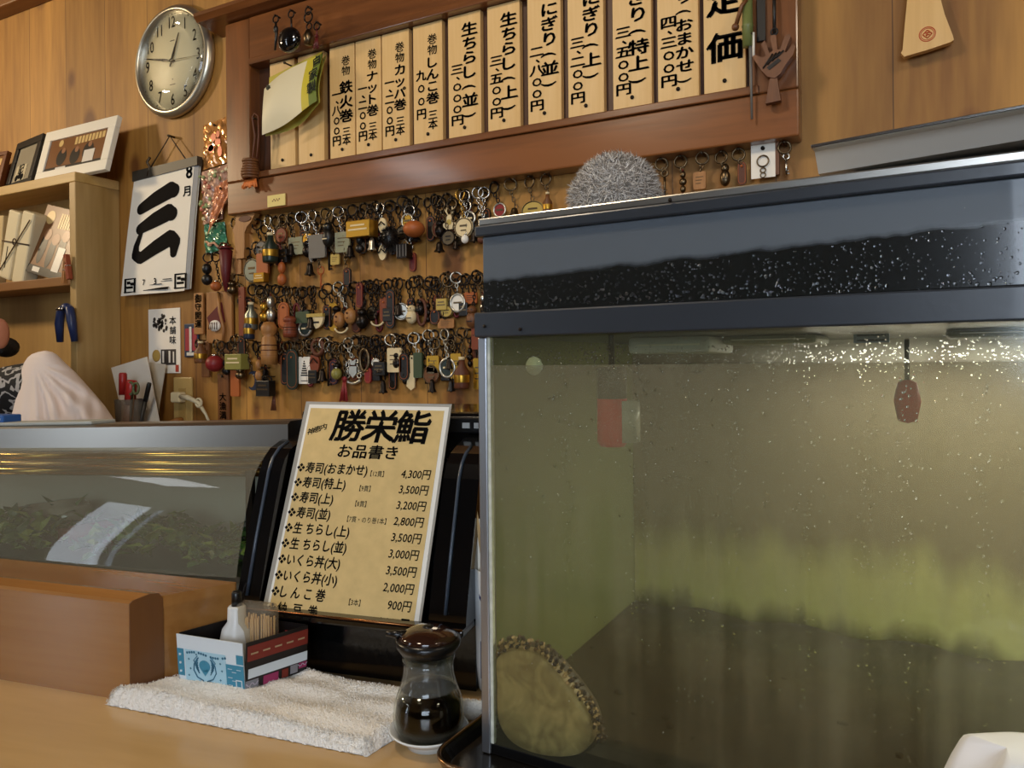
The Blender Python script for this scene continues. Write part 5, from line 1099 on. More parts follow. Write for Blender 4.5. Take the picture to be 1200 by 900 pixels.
        put(b, 'antlered_head'); r_ = MB(); plate(r_, disc(w_*.17, 16), (cx, cz-h_*.2), .001, y=y-.004); put(r_, 'face_badge', COL['yellow'])
    elif kind == 'fur':
        b = MB(); R2 = w_/2
        for i in range(420):
            q = RND.uniform(0, 6.28); cz_ = RND.uniform(-1, 1); s_ = math.sqrt(1-cz_*cz_); n = Vector((s_*math.cos(q), s_*math.sin(q), cz_)); p0 = Vector((cx, y-R2*.8, cz))+Vector((n.x*R2*.6, n.y*R2*.6, n.z*h_*.36)); sd = n.orthogonal().normalized()*.0012; b.add([p0-sd, p0+sd, p0+n*R2*.45+Vector((0, 0, -.004))], [[0, 1, 2]])
        put(MB().ell((cx, y-R2*.8, cz), (R2*.68, R2*.68, h_*.4)), 'pompom_core'); o_ = put(b, 'pompom_fur'); o_['kind'] = 'stuff'
    elif kind == 'tassel':
        b = MB()
        for i in range(26): a = RND.uniform(-1, 1); b.tube([(cx+a*w_*.12, y-.004, cz+h_*.38), (cx+a*w_*.45, y-.004-RND.random()*.005, cz-h_*.5+RND.uniform(0, .004))], .0011, 4)
        put(b, 'threads'); put(MB().ell((cx, y-.004, cz+h_*.4), (w_*.24, .005, h_*.11)), 'knot')
    elif kind == 'figure':
        b = MB().ell((cx, y-w_*.4, cz+h_*.3), (w_*.36, w_*.36, h_*.2)).ell((cx, y-w_*.4, cz-h_*.12), (w_*.46, w_*.4, h_*.36)); put(b, 'carved_figure'); e_ = MB().ell((cx-w_*.13, y-w_*.74, cz+h_*.33), .0013).ell((cx+w_*.13, y-w_*.74, cz+h_*.33), .0013).box((cx-w_*.2, y-w_*.82, cz-h_*.2), (cx+w_*.2, y-w_*.74, cz-h_*.16)); put(e_, 'markings', INK if col != 'black' else COL['cream'])
    elif kind == 'kokeshi':
        put(MB().lathe([(0, -h_*.5), (w_*.46, -h_*.5), (w_*.5, -h_*.3), (w_*.42, h_*.12), (w_*.3, h_*.16), (w_*.46, h_*.24), (w_*.48, h_*.36), (w_*.3, h_*.48), (0, h_*.5)], (cx, y-w_*.5, cz), 16), 'turned_peg'); r_ = MB()
        for k in range(3): r_.lathe([(w_*.49, 0), (w_*.5, .001), (w_*.49, .002)], (cx, y-w_*.5, cz-h_*(.3-.12*k)), 16)
        put(r_, 'painted_bands', COL['brown'])
    elif kind == 'umbrella':
        put(MB().lathe([(0, -h_*.5), (w_*.12, -h_*.48), (w_*.30, -h_*.1), (w_*.42, h_*.34), (w_*.2, h_*.38), (0, h_*.4)], (cx, y-w_*.4, cz), 10), 'folded_canopy'); put(MB().lathe([(0, h_*.38), (w_*.5, h_*.38), (w_*.3, h_*.43), (.002, h_*.45), (.002, h_*.5), (0, h_*.5)], (cx, y-w_*.4, cz), 10), 'cap', COL['dred'])
    elif kind == 'ringdisc':
        b = MB().ring((cx, y-.003, cz), 1, w_*.07, sx=w_*.43, sz=h_*.43, n=28); put(b, 'ring_frame', COL['silver']); put(plate(MB(), disc(1, 24, w_*.4, h_*.4), c, .003, y=y), 'disc_face'); r_ = MB()
        plate(r_, [(-w_*.25, -.0015), (w_*.25, -.0015), (w_*.25, .0022), (-w_*.25, .0022)], (cx, cz), .0008, y=y-.003); put(r_, 'print', COL['old'] if col not in ('old', 'dark', 'dgreen', 'black') else COL['cream'])
    elif kind == 'slipper':
        put(plate(MB(), disc(1, 20, w_/2, h_/2), c, .004, y=y), 'sole'); put(MB().tube([(cx-w_*.4, y-.006, cz-h_*.02), (cx, y-.008, cz+h_*.22), (cx+w_*.4, y-.006, cz-h_*.02)], .0015, 5), 'thong', COL['dark'])
    elif kind == 'knife':
        put(plate(MB(), [(-w_*.1, h_*.5), (w_*.4, h_*.5), (w_*.45, -h_*.1), (w_*.4, -h_*.42), (0, -h_*.5), (-w_*.5, -h_*.38), (-w_*.4, -h_*.1), (-w_*.05, 0)], c, .004, y=y), 'blade_shape'); put(MB().cyl((cx+w_*.15, y-.0042, cz+h_*.42), (cx+w_*.15, y-.005, cz+h_*.42), .002, n=8), 'eyelet', COL['dark'])
    elif kind == 'tower':
        put(plate(MB(), rounded(w_, h_, .0015), c, .003, y=y), 'card'); r_ = MB()
        for k in range(7): ww = w_*(.05+.045*k); plate(r_, [(-ww, 0), (ww, 0), (ww*.9, h_*.055), (-ww*.9, h_*.055)], (cx, cz+h_*(.3-.085*k)), .0005, y=y-.003)
        plate(r_, [(-w_*.3, 0), (w_*.3, 0), (w_*.3, h_*.03), (-w_*.3, h_*.03)], (cx, cz-h_*.40), .0005, y=y-.003); put(r_, 'tower_print', INK)
    elif kind == 'key':
        b = MB().ring((cx, y-.002, cz+h_*.36), w_*.4, .0018); b.tube([(cx, y-.002, cz+h_*.24), (cx, y-.002, cz-h_*.5)], .0022, 6); b.box((cx, y-.003, cz-h_*.48), (cx+w_*.4, y-.001, cz-h_*.42)).box((cx, y-.003, cz-h_*.34), (cx+w_*.3, y-.001, cz-h_*.28)); put(b, 'key')
    elif kind == 'lantern':
        put(MB().box((cx-w_/2, y-w_, cz-h_*.5), (cx+w_/2, y, cz+h_*.25), .001), 'lantern_body'); b = MB(); b.tube([(cx-w_*.4, y-w_*.5, cz+h_*.25), (cx, y-w_*.5, cz+h_*.5), (cx+w_*.4, y-w_*.5, cz+h_*.25)], .0009, 5)
        put(b, 'handle', COL['silver']); b = MB(); [b.box((cx-w_*.5+w_*.32*k, y-w_*1.02, cz-h_*.4), (cx-w_*.5+w_*.32*k+.0016, y-w_, cz+h_*.2)) for k in range(4)]; put(b, 'window_bars', COL['grey'])
    elif kind == 'pair':
        for s_ in (-1, 1):
            b = MB().ell((cx+s_*w_*.26, y-w_*.2, cz+h_*.08*s_), (w_*.25, w_*.2, h_*.42)); put(b, 'nut_bead'); e_ = MB().ell((cx+s_*w_*.26, y-w_*.40, cz+h_*.08*s_+h_*.15), .0024).ell((cx+s_*w_*.26, y-w_*.4, cz+h_*.08*s_-h_*.1), (.003, .001, .0015)); put(e_, 'markings', COL['brown'])
    elif kind == 'smile':
        b = MB().tube([(cx+w_*.48*math.cos(a), y-.004, cz+h_*.3+h_*.7*math.sin(a)) for a in [PI+.2+.28*i for i in range(11)]], .0022, 6); put(b, 'curved_bow')
    elif kind == 'boat':
        put(plate(MB(), [(w_*.5*math.cos(PI+PI*i/14), h_*.1+h_*.6*math.sin(PI+PI*i/14)) for i in range(15)], c, .006, y=y), 'half_round'); put(plate(MB(), [(-w_*.5, 0), (w_*.5, 0), (w_*.5, h_*.18), (-w_*.5, h_*.18)], (cx, cz+h_*.1), .008, y=y), 'bar', COL['yellow']); r_ = MB(); plate(r_, [(-w_*.25, -.003), (w_*.25, -.003), (w_*.25, .001), (-w_*.25, .001)], (cx, cz-h_*.15), .0008, y=y-.006); put(r_, 'print', INK)
KN = [0]
def kc(px, py, kind, w_, h_, cy, col, label, cx=None, ringc='old', R=6.5, chain=True, group='keychains in the top row under the menu board', name='keychain', dep=.022, linkc=None):
    P = wall(px, py); mx, mz = ws(px); cxx = px if cx is None else cx
    t = thing(name, label, 'keychain', (P.x, YW, P.z-R*mz), group=group); KN[0] += 1
    Rm = R*mz; 
    Q = wall(cxx, cy, dep); X = Q.x-P.x; Zc = Q.z-(P.z-Rm)
    MB().cyl((0, .004, Rm*.8), (0, -dep-.004, Rm*.8), .0016, n=6).ell((0, -dep-.004, Rm*.8), .0028, 8, 5).build('hook_nail', m_nail, t)
    tw = RND.uniform(-.5, .5); MB().ring((0, -dep, 0), Rm, .0017, n=22, tw=tw).ring((0, -dep-.001, 0), Rm*.97, .0014, n=22, tw=tw+.12).build('split_ring', COL[ringc], t)
    W_, H_ = w_*mx*1.1, h_*mz*1.12; top = Zc+H_*.5
    if chain:
        a = Vector((0, -dep, -Rm)); b = Vector((X, -dep-.002, top)); L_ = (b-a).length
        if L_ > .004:
            n = max(1, int(L_/.0068)); ch = MB(); d = (b-a)/n
            if n < 40:
                for i in range(n):
                    c = a+d*(i+.5); ch.ring(c, .0030, .0012, n=8, m=5, sz=1.55, tw=(PI/2*(i % 2)+.4))
                ch.build('chain', COL[linkc or ringc], t)
    charm(kind, t, X, Zc, W_, H_, col, -dep+.004 if RND.random() < .5 else -dep)
    return t
G1 = 'keychains in the top row under the menu board'; G2 = 'keychains in the middle row'; G3 = 'keychains in the bottom row'; G4 = 'keychains in the cluster at the left end'; G5 = 'keychains showing above the tank lid'
T1 = [
 (309, 258, 'disc', 14, 17, 292, 'grey', 'keychain with dull grey oval disc, leftmost of the top row', 307),
 (322, 254, 'bottle', 13, 30, 292, 'dgreen', 'keychain with dark green little bottle, second in the top row', 324),
 (331, 255, 'disc', 12, 17, 276, 'redbrown', 'keychain with round red-brown leather disc in the top row', 330),
 (339, 253, 'beads', 8, 24, 321, 'orange', 'long red cord keychain ending in a rust-coloured beaded barrel', 332),
 (350, 251, 'tag', 15, 18, 288, 'clear', 'keychain with clear rectangular tag left of the gold medal', 346),
 (361, 250, 'disc', 12, 15, 280, 'gold', 'keychain with bright gold round medal in the top row', 360),
 (374, 248, 'plain', 17, 24, 289, 'grey', 'keychain with large plain dark grey square pendant', 373),
 (368, 262, 'bell', 9, 13, 316, 'dark', 'keychain with small dark bell hanging low under the gold medal', 366),
 (379, 262, 'key', 8, 22, 326, 'orange', 'keychain with brown key-shaped pendant dropping to the middle row', 375),
 (389, 246, 'figure', 11, 26, 276, 'black', 'keychain with black and white striped little figure', 387, ),
 (394, 250, 'tag', 9, 11, 304, 'yellow', 'keychain with small tilted yellow tag below the black figure', 392),
 (404, 244, 'tag', 15, 21, 284, 'clear', 'keychain with pale green clear tag right of the black figure', 402),
 (409, 252, 'strap', 8, 20, 325, 'black', 'long thin cord keychain ending in a black leather drop', 406),
 (420, 242, 'box', 24, 17, 270, 'gold', 'keychain with wide golden relief block in the top row', 428),
 (434, 240, 'beads', 8, 18, 287, 'black', 'keychain with black beads hanging under the golden block', 424),
 (447, 238, 'slipper', 8, 15, 264, 'cream', 'keychain with upper pale oval sandal charm', 449),
 (453, 240, 'slipper', 8, 16, 296, 'cream', 'keychain with lower pale oval sandal charm', 449),
 (442, 246, 'bell', 8, 14, 287, 'silver', 'keychain with small silver bell beside the sandal charms', 439),
 (464, 237, 'fur', 20, 28, 281, 'black', 'keychain with black furry pompom in the top row', 463),
 (479, 232, 'lantern', 10, 20, 293, 'dark', 'keychain on a long pale string with a small dark lantern', 478),
 (485, 236, 'ringdisc', 13, 16, 259, 'gold', 'keychain with round brass framed medal behind the pale string', 478),
 (494, 232, 'ball', 19, 17, 270, 'orange', 'keychain with round glossy brown ball', 491),
 (487, 243, 'strap', 7, 20, 307, 'dred', 'keychain with dark red leather tab beside the lantern', 483),
 (515, 230, 'disc', 12, 18, 268, 'brown', 'keychain with oval bronze brown medal left of the deer head', 512),
 (519, 232, 'bell', 10, 11, 290, 'dark', 'keychain with dark bell hanging below the bronze medal', 517),
 (530, 229, 'deer', 15, 24, 255, 'cream', 'keychain with cream antlered deer head on dark card', 526),
 (524, 236, 'disc', 14, 16, 279, 'old', 'keychain with round tarnished openwork charm below the deer head', 526),
 (536, 236, 'bell', 7, 10, 287, 'dark', 'keychain with tiny dark bell right of the openwork charm', 535),
 (546, 224, 'disc', 19, 21, 267, 'cream', 'keychain on gold clasp with large round cream wooden disc', 544),
 (551, 226, 'ringdisc', 17, 16, 256, 'dark', 'keychain with ring-framed medal half behind the cream disc', 548),
 (553, 238, 'ball', 7, 9, 281, 'white', 'keychain with tiny white bead below the cream disc', 547),
 (566, 222, 'bottle', 9, 22, 265, 'dark', 'keychain with dark slim bottle just left of the tank corner', 565),
 (573, 222, 'beads', 8, 16, 277, 'brown', 'keychain with reddish brown beads just left of the tank corner', 566),
 (585, 216, 'ringdisc', 14, 16, 246, 'red', 'keychain with red disc in a silver frame above the tank corner', 585),
]
for r in T1: kc(*r[:8], cx=r[8], group=G1, ringc=RND.choice(('old', 'steel', 'dark')) if 'gold clasp' not in r[7] else 'brass')
T5 = [(604, 212, 'bell', 12, 9, 250, 'old', 'keychain with tarnished bell top, first behind the tank lid from the left', 606),
 (626, 209, 'disc', 24, 20, 247, 'yellow', 'keychain with large yellow round charm sinking behind the tank lid', 625),
 (645, 206, 'bottle', 10, 22, 239, 'woodd', 'keychain with brown bullet-shaped charm left of the fur ball', 643),
 (779, 189, 'key', 8, 26, 214, 'old', 'keychain with square brass loop just right of the fur ball', 779),
 (801, 186, 'beads', 8, 22, 214, 'old', 'keychain with old brass beads, second right of the fur ball', 801),
 (826, 182, 'tag', 13, 18, 212, 'wood', 'keychain with pale wooden tag and brass ring behind the tank lid', 820),
 (848, 181, 'figure', 12, 24, 206, 'old', 'keychain with tarnished small figure behind the tank lid', 850),
 (868, 178, 'strap', 9, 24, 203, 'brown', 'keychain with brown strap left of the white card', 869),
 (921, 170, 'key', 8, 22, 192, 'steel', 'keychain with steel key at the right end under the board', 921)]
for r in T5: kc(*r[:8], cx=r[8], group=G5, ringc='old', R=7)
T2 = [
 (313, 338, 'beads', 8, 20, 366, 'gold', 'keychain with small brass beads at the left of the middle row', 313),
 (320, 334, 'beads', 8, 26, 362, 'silver', 'keychain with bright silver bead string in the middle row', 319),
 (303, 334, 'bottle', 11, 28, 371, 'pewter', 'keychain with grey pewter bottle at the left of the middle row', 299),
 (334, 336, 'strap', 11, 28, 370, 'orange', 'keychain with orange leather fob on a red loop', 333),
 (346, 337, 'kokeshi', 11, 22, 383, 'redbrown', 'keychain with reddish turned wooden peg in the middle row', 344),
 (361, 337, 'ringdisc', 15, 17, 385, 'dgreen', 'keychain with dark green framed disc in the middle row', 357),
 (356, 339, 'plain', 14, 12, 372, 'green', 'keychain with small green square above the framed disc', 356),
 (374, 336, 'boat', 17, 20, 374, 'cream', 'keychain with cream half-round charm and yellow bar', 371),
 (390, 333, 'moon', 14, 30, 371, 'gold', 'keychain with golden crescent moon', 390),
 (403, 331, 'pair', 22, 20, 373, 'wood', 'keychain with a pair of marked brown nut beads', 408),
 (411, 334, 'smile', 14, 9, 386, 'cream', 'keychain with cream curved bow under the nut beads', 401),
 (421, 331, 'strap', 7, 26, 346, 'dred', 'keychain with dark red strap in the middle row', 422),
 (433, 330, 'figure', 12, 22, 374, 'dark', 'keychain with dark pewter figure in the middle row', 427),
 (447, 328, 'strap', 8, 26, 363, 'redbrown', 'keychain with slanting red-brown leather fob', 449),
 (441, 332, 'smile', 14, 8, 378, 'cream', 'keychain with small cream bow beside the red-brown fob', 442),
 (461, 328, 'strap', 9, 40, 362, 'black', 'keychain with long black leather strap in the middle row', 458),
 (474, 327, 'ringdisc', 17, 19, 365, 'silver', 'keychain with large round silver medal in the middle row', 470),
 (491, 325, 'figure', 11, 20, 369, 'cream', 'keychain with cream pear-shaped figure with two dark eyes', 484),
 (497, 327, 'loop', 12, 30, 366, 'brown', 'keychain with brown leather loop right of the cream figure', 495),
 (510, 325, 'strap', 11, 16, 371, 'black', 'keychain with black leather tab on a long dark cord', 509),
 (526, 321, 'box', 11, 12, 357, 'yellow', 'keychain with small orange-yellow block in the middle row', 519),
 (531, 324, 'disc', 13, 13, 365, 'yellow', 'keychain with straw-coloured basket disc behind the yellow block', 524),
 (540, 320, 'ringdisc', 17, 21, 355, 'white', 'keychain with white ring-shaped charm with dark centre', 537),
 (551, 322, 'tag', 13, 12, 349, 'orange', 'keychain with small orange-brown printed tag in the middle row', 551),
 (563, 318, 'figure', 13, 24, 372, 'woodd', 'keychain with dark carved owl-like figure next to the tank', 555),
 (566, 322, 'beads', 6, 18, 355, 'steel', 'keychain with tiny steel beads next to the tank corner', 566),
 (516, 328, 'tag', 17, 10, 379, 'wood', 'keychain with low wide pale wooden nameplate above the bottom row', 522),
]
for r in T2: kc(*r[:8], cx=r[8], group=G2, ringc=RND.choice(('old', 'dark', 'dark')) if r[0] not in (403, 540) else 'silver', dep=.019)
T3 = [
 (307, 400, 'beads', 7, 22, 434, 'wood', 'keychain with pale wooden bullet bead in the bottom row', 305),
 (321, 372, 'kokeshi', 13, 44, 402, 'wood', 'keychain with tall pale wooden peg doll shape in the bottom row', 321),
 (333, 400, 'strap', 8, 34, 432, 'black', 'keychain with narrow black strap, left one of two', 333),
 (345, 400, 'strap', 12, 42, 433, 'dgreen', 'keychain with wide greenish black strap left of the tower card', 343),
 (358, 398, 'tower', 12, 28, 434, 'white', 'keychain with white card printed with a black tower', 356),
 (372, 397, 'loop', 15, 17, 407, 'brown', 'keychain with round brown leather loop', 372),
 (368, 403, 'slipper', 10, 22, 425, 'redbrown', 'keychain with reddish sandal charm below the brown loop', 368),
 (387, 396, 'key', 9, 36, 432, 'dark', 'keychain with long dark key in the bottom row', 385),
 (393, 400, 'strap', 9, 26, 436, 'purple', 'keychain with dark purple strap right of the long key', 390),
 (402, 402, 'ball', 9, 12, 438, 'olive', 'keychain with olive green bead left of the silver crest', 397),
 (415, 396, 'crest', 22, 28, 434, 'silver', 'keychain with bright silver heraldic crest', 413),
 (410, 402, 'tassel', 10, 26, 456, 'red', 'keychain with long red tassel under the silver crest', 405),
 (424, 393, 'loop', 12, 26, 422, 'old', 'keychain with tarnished long loop right of the silver crest', 428),
 (433, 394, 'strap', 7, 16, 440, 'red', 'keychain with small red strap right of the silver crest', 432),
 (447, 393, 'box', 12, 14, 432, 'black', 'keychain with black block beside the dial charm', 447),
 (441, 398, 'ringdisc', 9, 10, 425, 'white', 'keychain with tiny white dial in a brass frame', 441),
 (464, 392, 'tag', 15, 25, 422, 'cream', 'keychain with cream and green book-shaped tag', 463),
 (455, 400, 'bell', 8, 14, 453, 'dark', 'keychain with dark bell at the lower edge of the bottom row', 452),
 (478, 392, 'knife', 9, 36, 437, 'cream', 'keychain with long pale knife-shaped charm', 481),
 (472, 396, 'strap', 10, 28, 430, 'black', 'keychain with black strap left of the pale knife', 474),
 (491, 390, 'plain', 9, 26, 428, 'green', 'keychain with plain dark green long tag', 491),
 (508, 387, 'tag', 13, 18, 427, 'gold', 'keychain on a coil spring with small gold square tag', 508),
 (503, 396, 'disc', 17, 20, 439, 'woodd', 'keychain with round dark brown disc behind the gold square', 506),
 (527, 386, 'ringdisc', 18, 22, 431, 'dgreen', 'keychain with dark round medal in silver frame', 525),
 (535, 392, 'tag', 11, 26, 429, 'gold', 'keychain with half-hidden gold tag left of the brown barrel', 535),
 (547, 384, 'bottle', 15, 32, 437, 'brown', 'keychain with large dark brown barrel charm', 546),
 (562, 392, 'tag', 10, 32, 438, 'gold', 'keychain with long gold tag right beside the tank edge', 561),
 (559, 370, 'plain', 9, 24, 396, 'redbrown', 'keychain with rust brown strip above the long gold tag', 559),
 (515, 396, 'bell', 8, 14, 452, 'dark', 'keychain with dark bell below the brown disc', 509),
 (533, 398, 'bell', 8, 12, 452, 'black', 'keychain with black bell below the silver framed medal', 531),
]
for r in T3: kc(*r[:8], cx=r[8], group=G3, ringc='silver' if r[0] in (387, 415, 464, 491, 508, 527) else RND.choice(('old', 'dark')), dep=.020)
T4 = [
 (253, 298, 'beads', 9, 22, 322, 'black', 'keychain with shiny black beads at the far left of the cluster', 247),
 (262, 297, 'ball', 8, 10, 336, 'orange', 'keychain with small amber ball at the far left of the cluster', 258),
 (270, 286, 'umbrella', 12, 50, 314, 'dred', 'keychain shaped like a dark red folded umbrella', 269),
 (283, 258, 'plain', 6, 50, 293, 'wood', 'keychain of a long plain wooden stick beside the foot carving', 281),
 (299, 292, 'disc', 17, 24, 317, 'pewter', 'keychain with large round pewter plaque', 296),
 (309, 285, 'plain', 12, 21, 309, 'orange', 'keychain with orange leather tag hung below the grey disc', 309),
 (312, 290, 'box', 11, 10, 326, 'gold', 'keychain with small golden block below the orange tag', 309),
 (286, 322, 'plain', 6, 50, 365, 'redbrown', 'keychain of a long thin reddish wooden strip', 285),
 (275, 328, 'figure', 9, 14, 338, 'old', 'keychain with small brown figure above the wooden plaque', 275),
 (262, 398, 'ball', 13, 17, 426, 'red', 'keychain with round red pot-shaped charm', 258),
 (268, 400, 'beads', 7, 16, 430, 'black', 'keychain with black beads beside the red pot', 267),
 (282, 394, 'box', 17, 16, 424, 'olive', 'keychain with olive green square block', 281),
 (279, 400, 'plain', 9, 27, 449, 'orange', 'keychain with plain orange-brown wooden tag under the olive block', 277),
 (287, 392, 'strap', 8, 24, 408, 'black', 'keychain with short black strap above the olive block', 284),
 (289, 400, 'figure', 9, 12, 438, 'old', 'keychain with small tarnished figure right of the wooden tags', 286),
 (297, 398, 'moon', 13, 20, 446, 'navy', 'keychain with dark navy hook-shaped charm at lower left', 296),
 (316, 430, 'box', 14, 16, 455, 'black', 'keychain with black purplish block at the lower left end', 315),
 (322, 440, 'tassel', 7, 20, 470, 'brown', 'keychain with brown cord tassel at the lowest left', 321),
 (241, 398, 'bottle', 10, 22, 413, 'woodd', 'keychain with brown teardrop charm at the far left', 240),
 (300, 360, 'bottle', 9, 26, 383, 'navy', 'keychain with blue-grey small bottle left of the bead strings', 297),
 (293, 348, 'strap', 8, 30, 366, 'dark', 'keychain with dark strap behind the blue-grey bottle', 291),
]
for r in T4: kc(*r[:8], cx=r[8], group=G4, ringc=RND.choice(('old', 'dark')), R=5.5, dep=.024)
# dark little keychains crowded in between, each named by its brighter neighbour
FK = [('strap', 8, 26, 'black', 'small black leather strap'), ('beads', 6, 20, 'dark', 'string of dark metal beads'), ('key', 8, 26, 'dark', 'dark key'), ('loop', 9, 24, 'dred', 'dark red-brown loop'), ('bell', 9, 13, 'dark', 'dark little bell'), ('figure', 10, 18, 'dark', 'dark metal figure'), ('strap', 9, 24, 'brown', 'brown leather strap'), ('disc', 12, 15, 'old', 'tarnished round disc'), ('box', 9, 14, 'black', 'black little block')]
def nb(l):
    for a in ('keychain with ', 'keychain on ', 'keychain of ', 'keychain shaped like '): l = l.replace(a, '')
    for a in (' in the ', ' at the ', ' right of', ' left of', ' below ', ' beside ', ' above ', ' behind ', ' hanging ', ' next ', ' hung ', ' just ', ' dropping', ' ending', ' under', ', ', ' half ', ' sinking', ' on a '): l = l.split(a)[0]
    return l
for rows_, g_, dy_, rn in ((T1, G1, 14, 'top row'), (T2, G2, 3, 'middle row'), (T3, G3, 4, 'bottom row')):
    rs = sorted([r for r in rows_ if r[0] < 572], key=lambda r: r[0])
    for i, r in enumerate(rs):
        nx = rs[i+1][0] if i+1 < len(rs) else r[0]+9
        k = FK[(i*5+len(rn)) % len(FK)]; x = (r[0]+nx)/2+RND.uniform(-1, 1); yt = r[1]+RND.uniform(-2, 4)+(0 if g_ != G1 else 2); cy = yt+RND.uniform(30, 44)
        kc(x, yt, k[0], k[1], k[2], cy, k[3], ' '.join((k[4]+' crowded beside the '+nb(r[7])).split()[:12])+' in the '+rn, cx=x+RND.uniform(-2, 2), group=g_, ringc='dark', dep=.013, R=5.5)
# single hanging things of the left cluster
def wt(name, label, cat, px, py, dy=0., group=None): p = wall(px, py, dy); return thing(name, label, cat, (p.x, YW, p.z), group=group)
def nail(t, x, z, d=.02): MB().cyl((x, .004, z), (x, -d, z), .0018, n=6).ell((x, -d, z), .0032, 8, 5).build('nail', m_nail, t)
def pxpoly(px, py, pts): mx, mz = ws(px); return [((a-px)*mx, (py-b)*mz) for a, b in pts]
m_foil = mat('foil_print', 'c88a48', .18, .35, var=.5, vs=70, coat=.8); m_foil2 = mat('foil_pink', 'b8907a', .25, .1, var=.45, vs=80, coat=.8); m_teal = mat('foil_teal', '3a7a5c', .25, .1, var=.5, vs=70, coat=.8); m_foilo = mat('foil_orange', 'b86e44', .3, .1, var=.3, vs=90, coat=.5)
def crinkle(px, py, pts, name, label, m_, d0, amp, fill=None):
    t = wt(name, label, 'packet', px, py); P = pxpoly(px, py, pts); a, b, c, d = P
    def fn(u, v):
        x = (a[0]*(1-u)+b[0]*u)*(1-v)+(d[0]*(1-u)+c[0]*u)*v; z = (a[1]*(1-u)+b[1]*u)*(1-v)+(d[1]*(1-u)+c[1]*u)*v
        return (x, -d0-amp*(math.sin(9*u+13*v)+.7*math.sin(23*u-17*v)+RND.uniform(-.3, .3))-amp*4*math.sin(PI*u)*math.sin(PI*v), z)
    MB().grid(fn, 16, 20, sm=False).build('foil_wrapper', m_, t); nail(t, (P[0][0]+P[1][0])/2, P[0][1]-.006, d0+.006)
    return t, P
t, P = crinkle(255, 141, [(240, 145), (270, 140), (270, 193), (240, 197)], 'foil_packet', 'shiny gold and orange foil packet pinned right of the clock', m_foil, .006, .0012)
g = MB()
for k in range(6): x, z = RND.uniform(P[0][0]*.6, P[1][0]*.6), RND.uniform(P[2][1]*.9, -.02); plate(g, disc(1, 10, RND.uniform(.006, .012), RND.uniform(.006, .014)), (x, z), .0006, y=-.0165)
g.build('print', mat('foil_red', 'a04a24', .3, .2, coat=.5), t)
t, P = crinkle(258, 196, [(239, 200), (278, 194), (264, 258), (241, 262)], 'snack_packet', 'crumpled pink and green clear packet under the foil packet', m_foil2, .010, .0016)
g = MB()
for k in range(40):
    u, v = RND.random(), RND.random(); x = (P[0][0]*(1-u)+P[1][0]*u)*(1-v)+(P[3][0]*(1-u)+P[2][0]*u)*v; z = P[0][1]*(1-v)+P[2][1]*v; g.ell((x, -.019, z), (RND.uniform(.003, .008), .003, RND.uniform(.003, .007)), 8, 5, RND.randrange(3))
g.build('contents', [mat('candy_green', '8a9a64', .4), mat('candy_pink', 'b86a54', .4), mat('candy_cream', 'd8cca4', .4)], t)
t, P = crinkle(265, 215, [(262, 222), (279, 213), (279, 232), (252, 276)], 'folded_wrapper', 'folded orange-brown wrapper jutting right from the clear packet', m_foilo, .026, .001)
t, P = crinkle(254, 262, [(242, 262), (266, 262), (269, 292), (243, 298)], 'charm_packet', 'teal green printed packet with a pale crane-like pattern', m_teal, .008, .0010)
MB().tube([(-.02, -.016, -.045), (-.005, -.017, -.052), (.008, -.016, -.050), (.022, -.016, -.062)], .003, 6).ell((-.008, -.016, -.053), (.008, .003, .005)).build('print', mat('crane_pink', 'd0a080', .4), t)
# wooden foot massager
t = wt('foot_carving', 'foot-shaped wooden carving with dark arch hung at the board corner', 'carving', 302, 262)
pts = [(289, 304), (288, 288), (287, 276), (285, 270), (289, 262), (289, 252), (293, 246), (298, 243), (304, 241), (310, 241), (313, 244), (313, 250), (310, 257), (307, 263), (302, 268), (299, 275), (299, 290), (298, 304)]
P = [tuple(p) for p in pxpoly(302, 262, pts)]
MB().prism(P, (0, -.034, 0), X_, Z_, (0, .016, 0)).build('sole', COL['wood'], t)
tb = MB()
for (a, b, r) in ((291, 250, 3.0), (295.5, 245.5, 3.0), (300.5, 243, 3.0), (306, 241.5, 3.1), (311, 243, 3.6)): q = pxpoly(302, 262, [(a, b)])[0]; tb.ell((q[0], -.032, q[1]), (r*.0027, .008, r*.0019))
tb.build('toes', COL['wood'], t)
q = pxpoly(302, 262, [(300, 259)])[0]; MB().prism(disc(1, 18, .020, .007), (q[0], -.0355, q[1]), X_, Z_, (0, .002, 0)).build('arch_slot', COL['brown'], t); nail(t, .0, .0, .024)
# wooden tags with writing
def wtag(px, py, w_, h_, label, txt, dy=.012, m_=None, lower=.0):
    mx, mz = ws(px); t = wt('wooden_tag', label, 'wooden tag', px, py); W_, H_ = w_*mx, h_*mz
    MB().box((-W_/2, -dy-.006, -H_), (W_/2, -dy, 0), .0015).build('board', m_ or COL['wood'], t); nail(t, 0, -.006, dy+.009)
    if txt:
        l = MB(); n = len(txt); column(l, txt, (0, -dy-.0068, -H_*lower-.016), X_, Z_, min(W_*.62, .02), min(H_*.8/n, .022), .03); l.build('lettering', m_ink, t)
wtag(239, 344, 11, 48, 'plain wooden tag with small writing, far left of the cluster', '御守開運', m_=COL['wood'])
wtag(267, 438, 13, 58, 'long wooden tag with black writing low beside the outlet cord', '大漁満足', .010, COL['woodd'], .34)
wtag(246, 400, 9, 42, 'narrow dark wooden tag without writing left of the red pot', None, .010, COL['woodd'])
t = wt('wooden_plaque', 'wooden plaque with a reddish sail and ribbed white shell under clear film', 'plaque', 263, 342)
mx, mz = ws(263); MB().box((-16*mx, -.016, -60*mz), (14*mx, -.008, 0), .002).build('board', COL['wood'], t); nail(t, 0, -.004, .02)
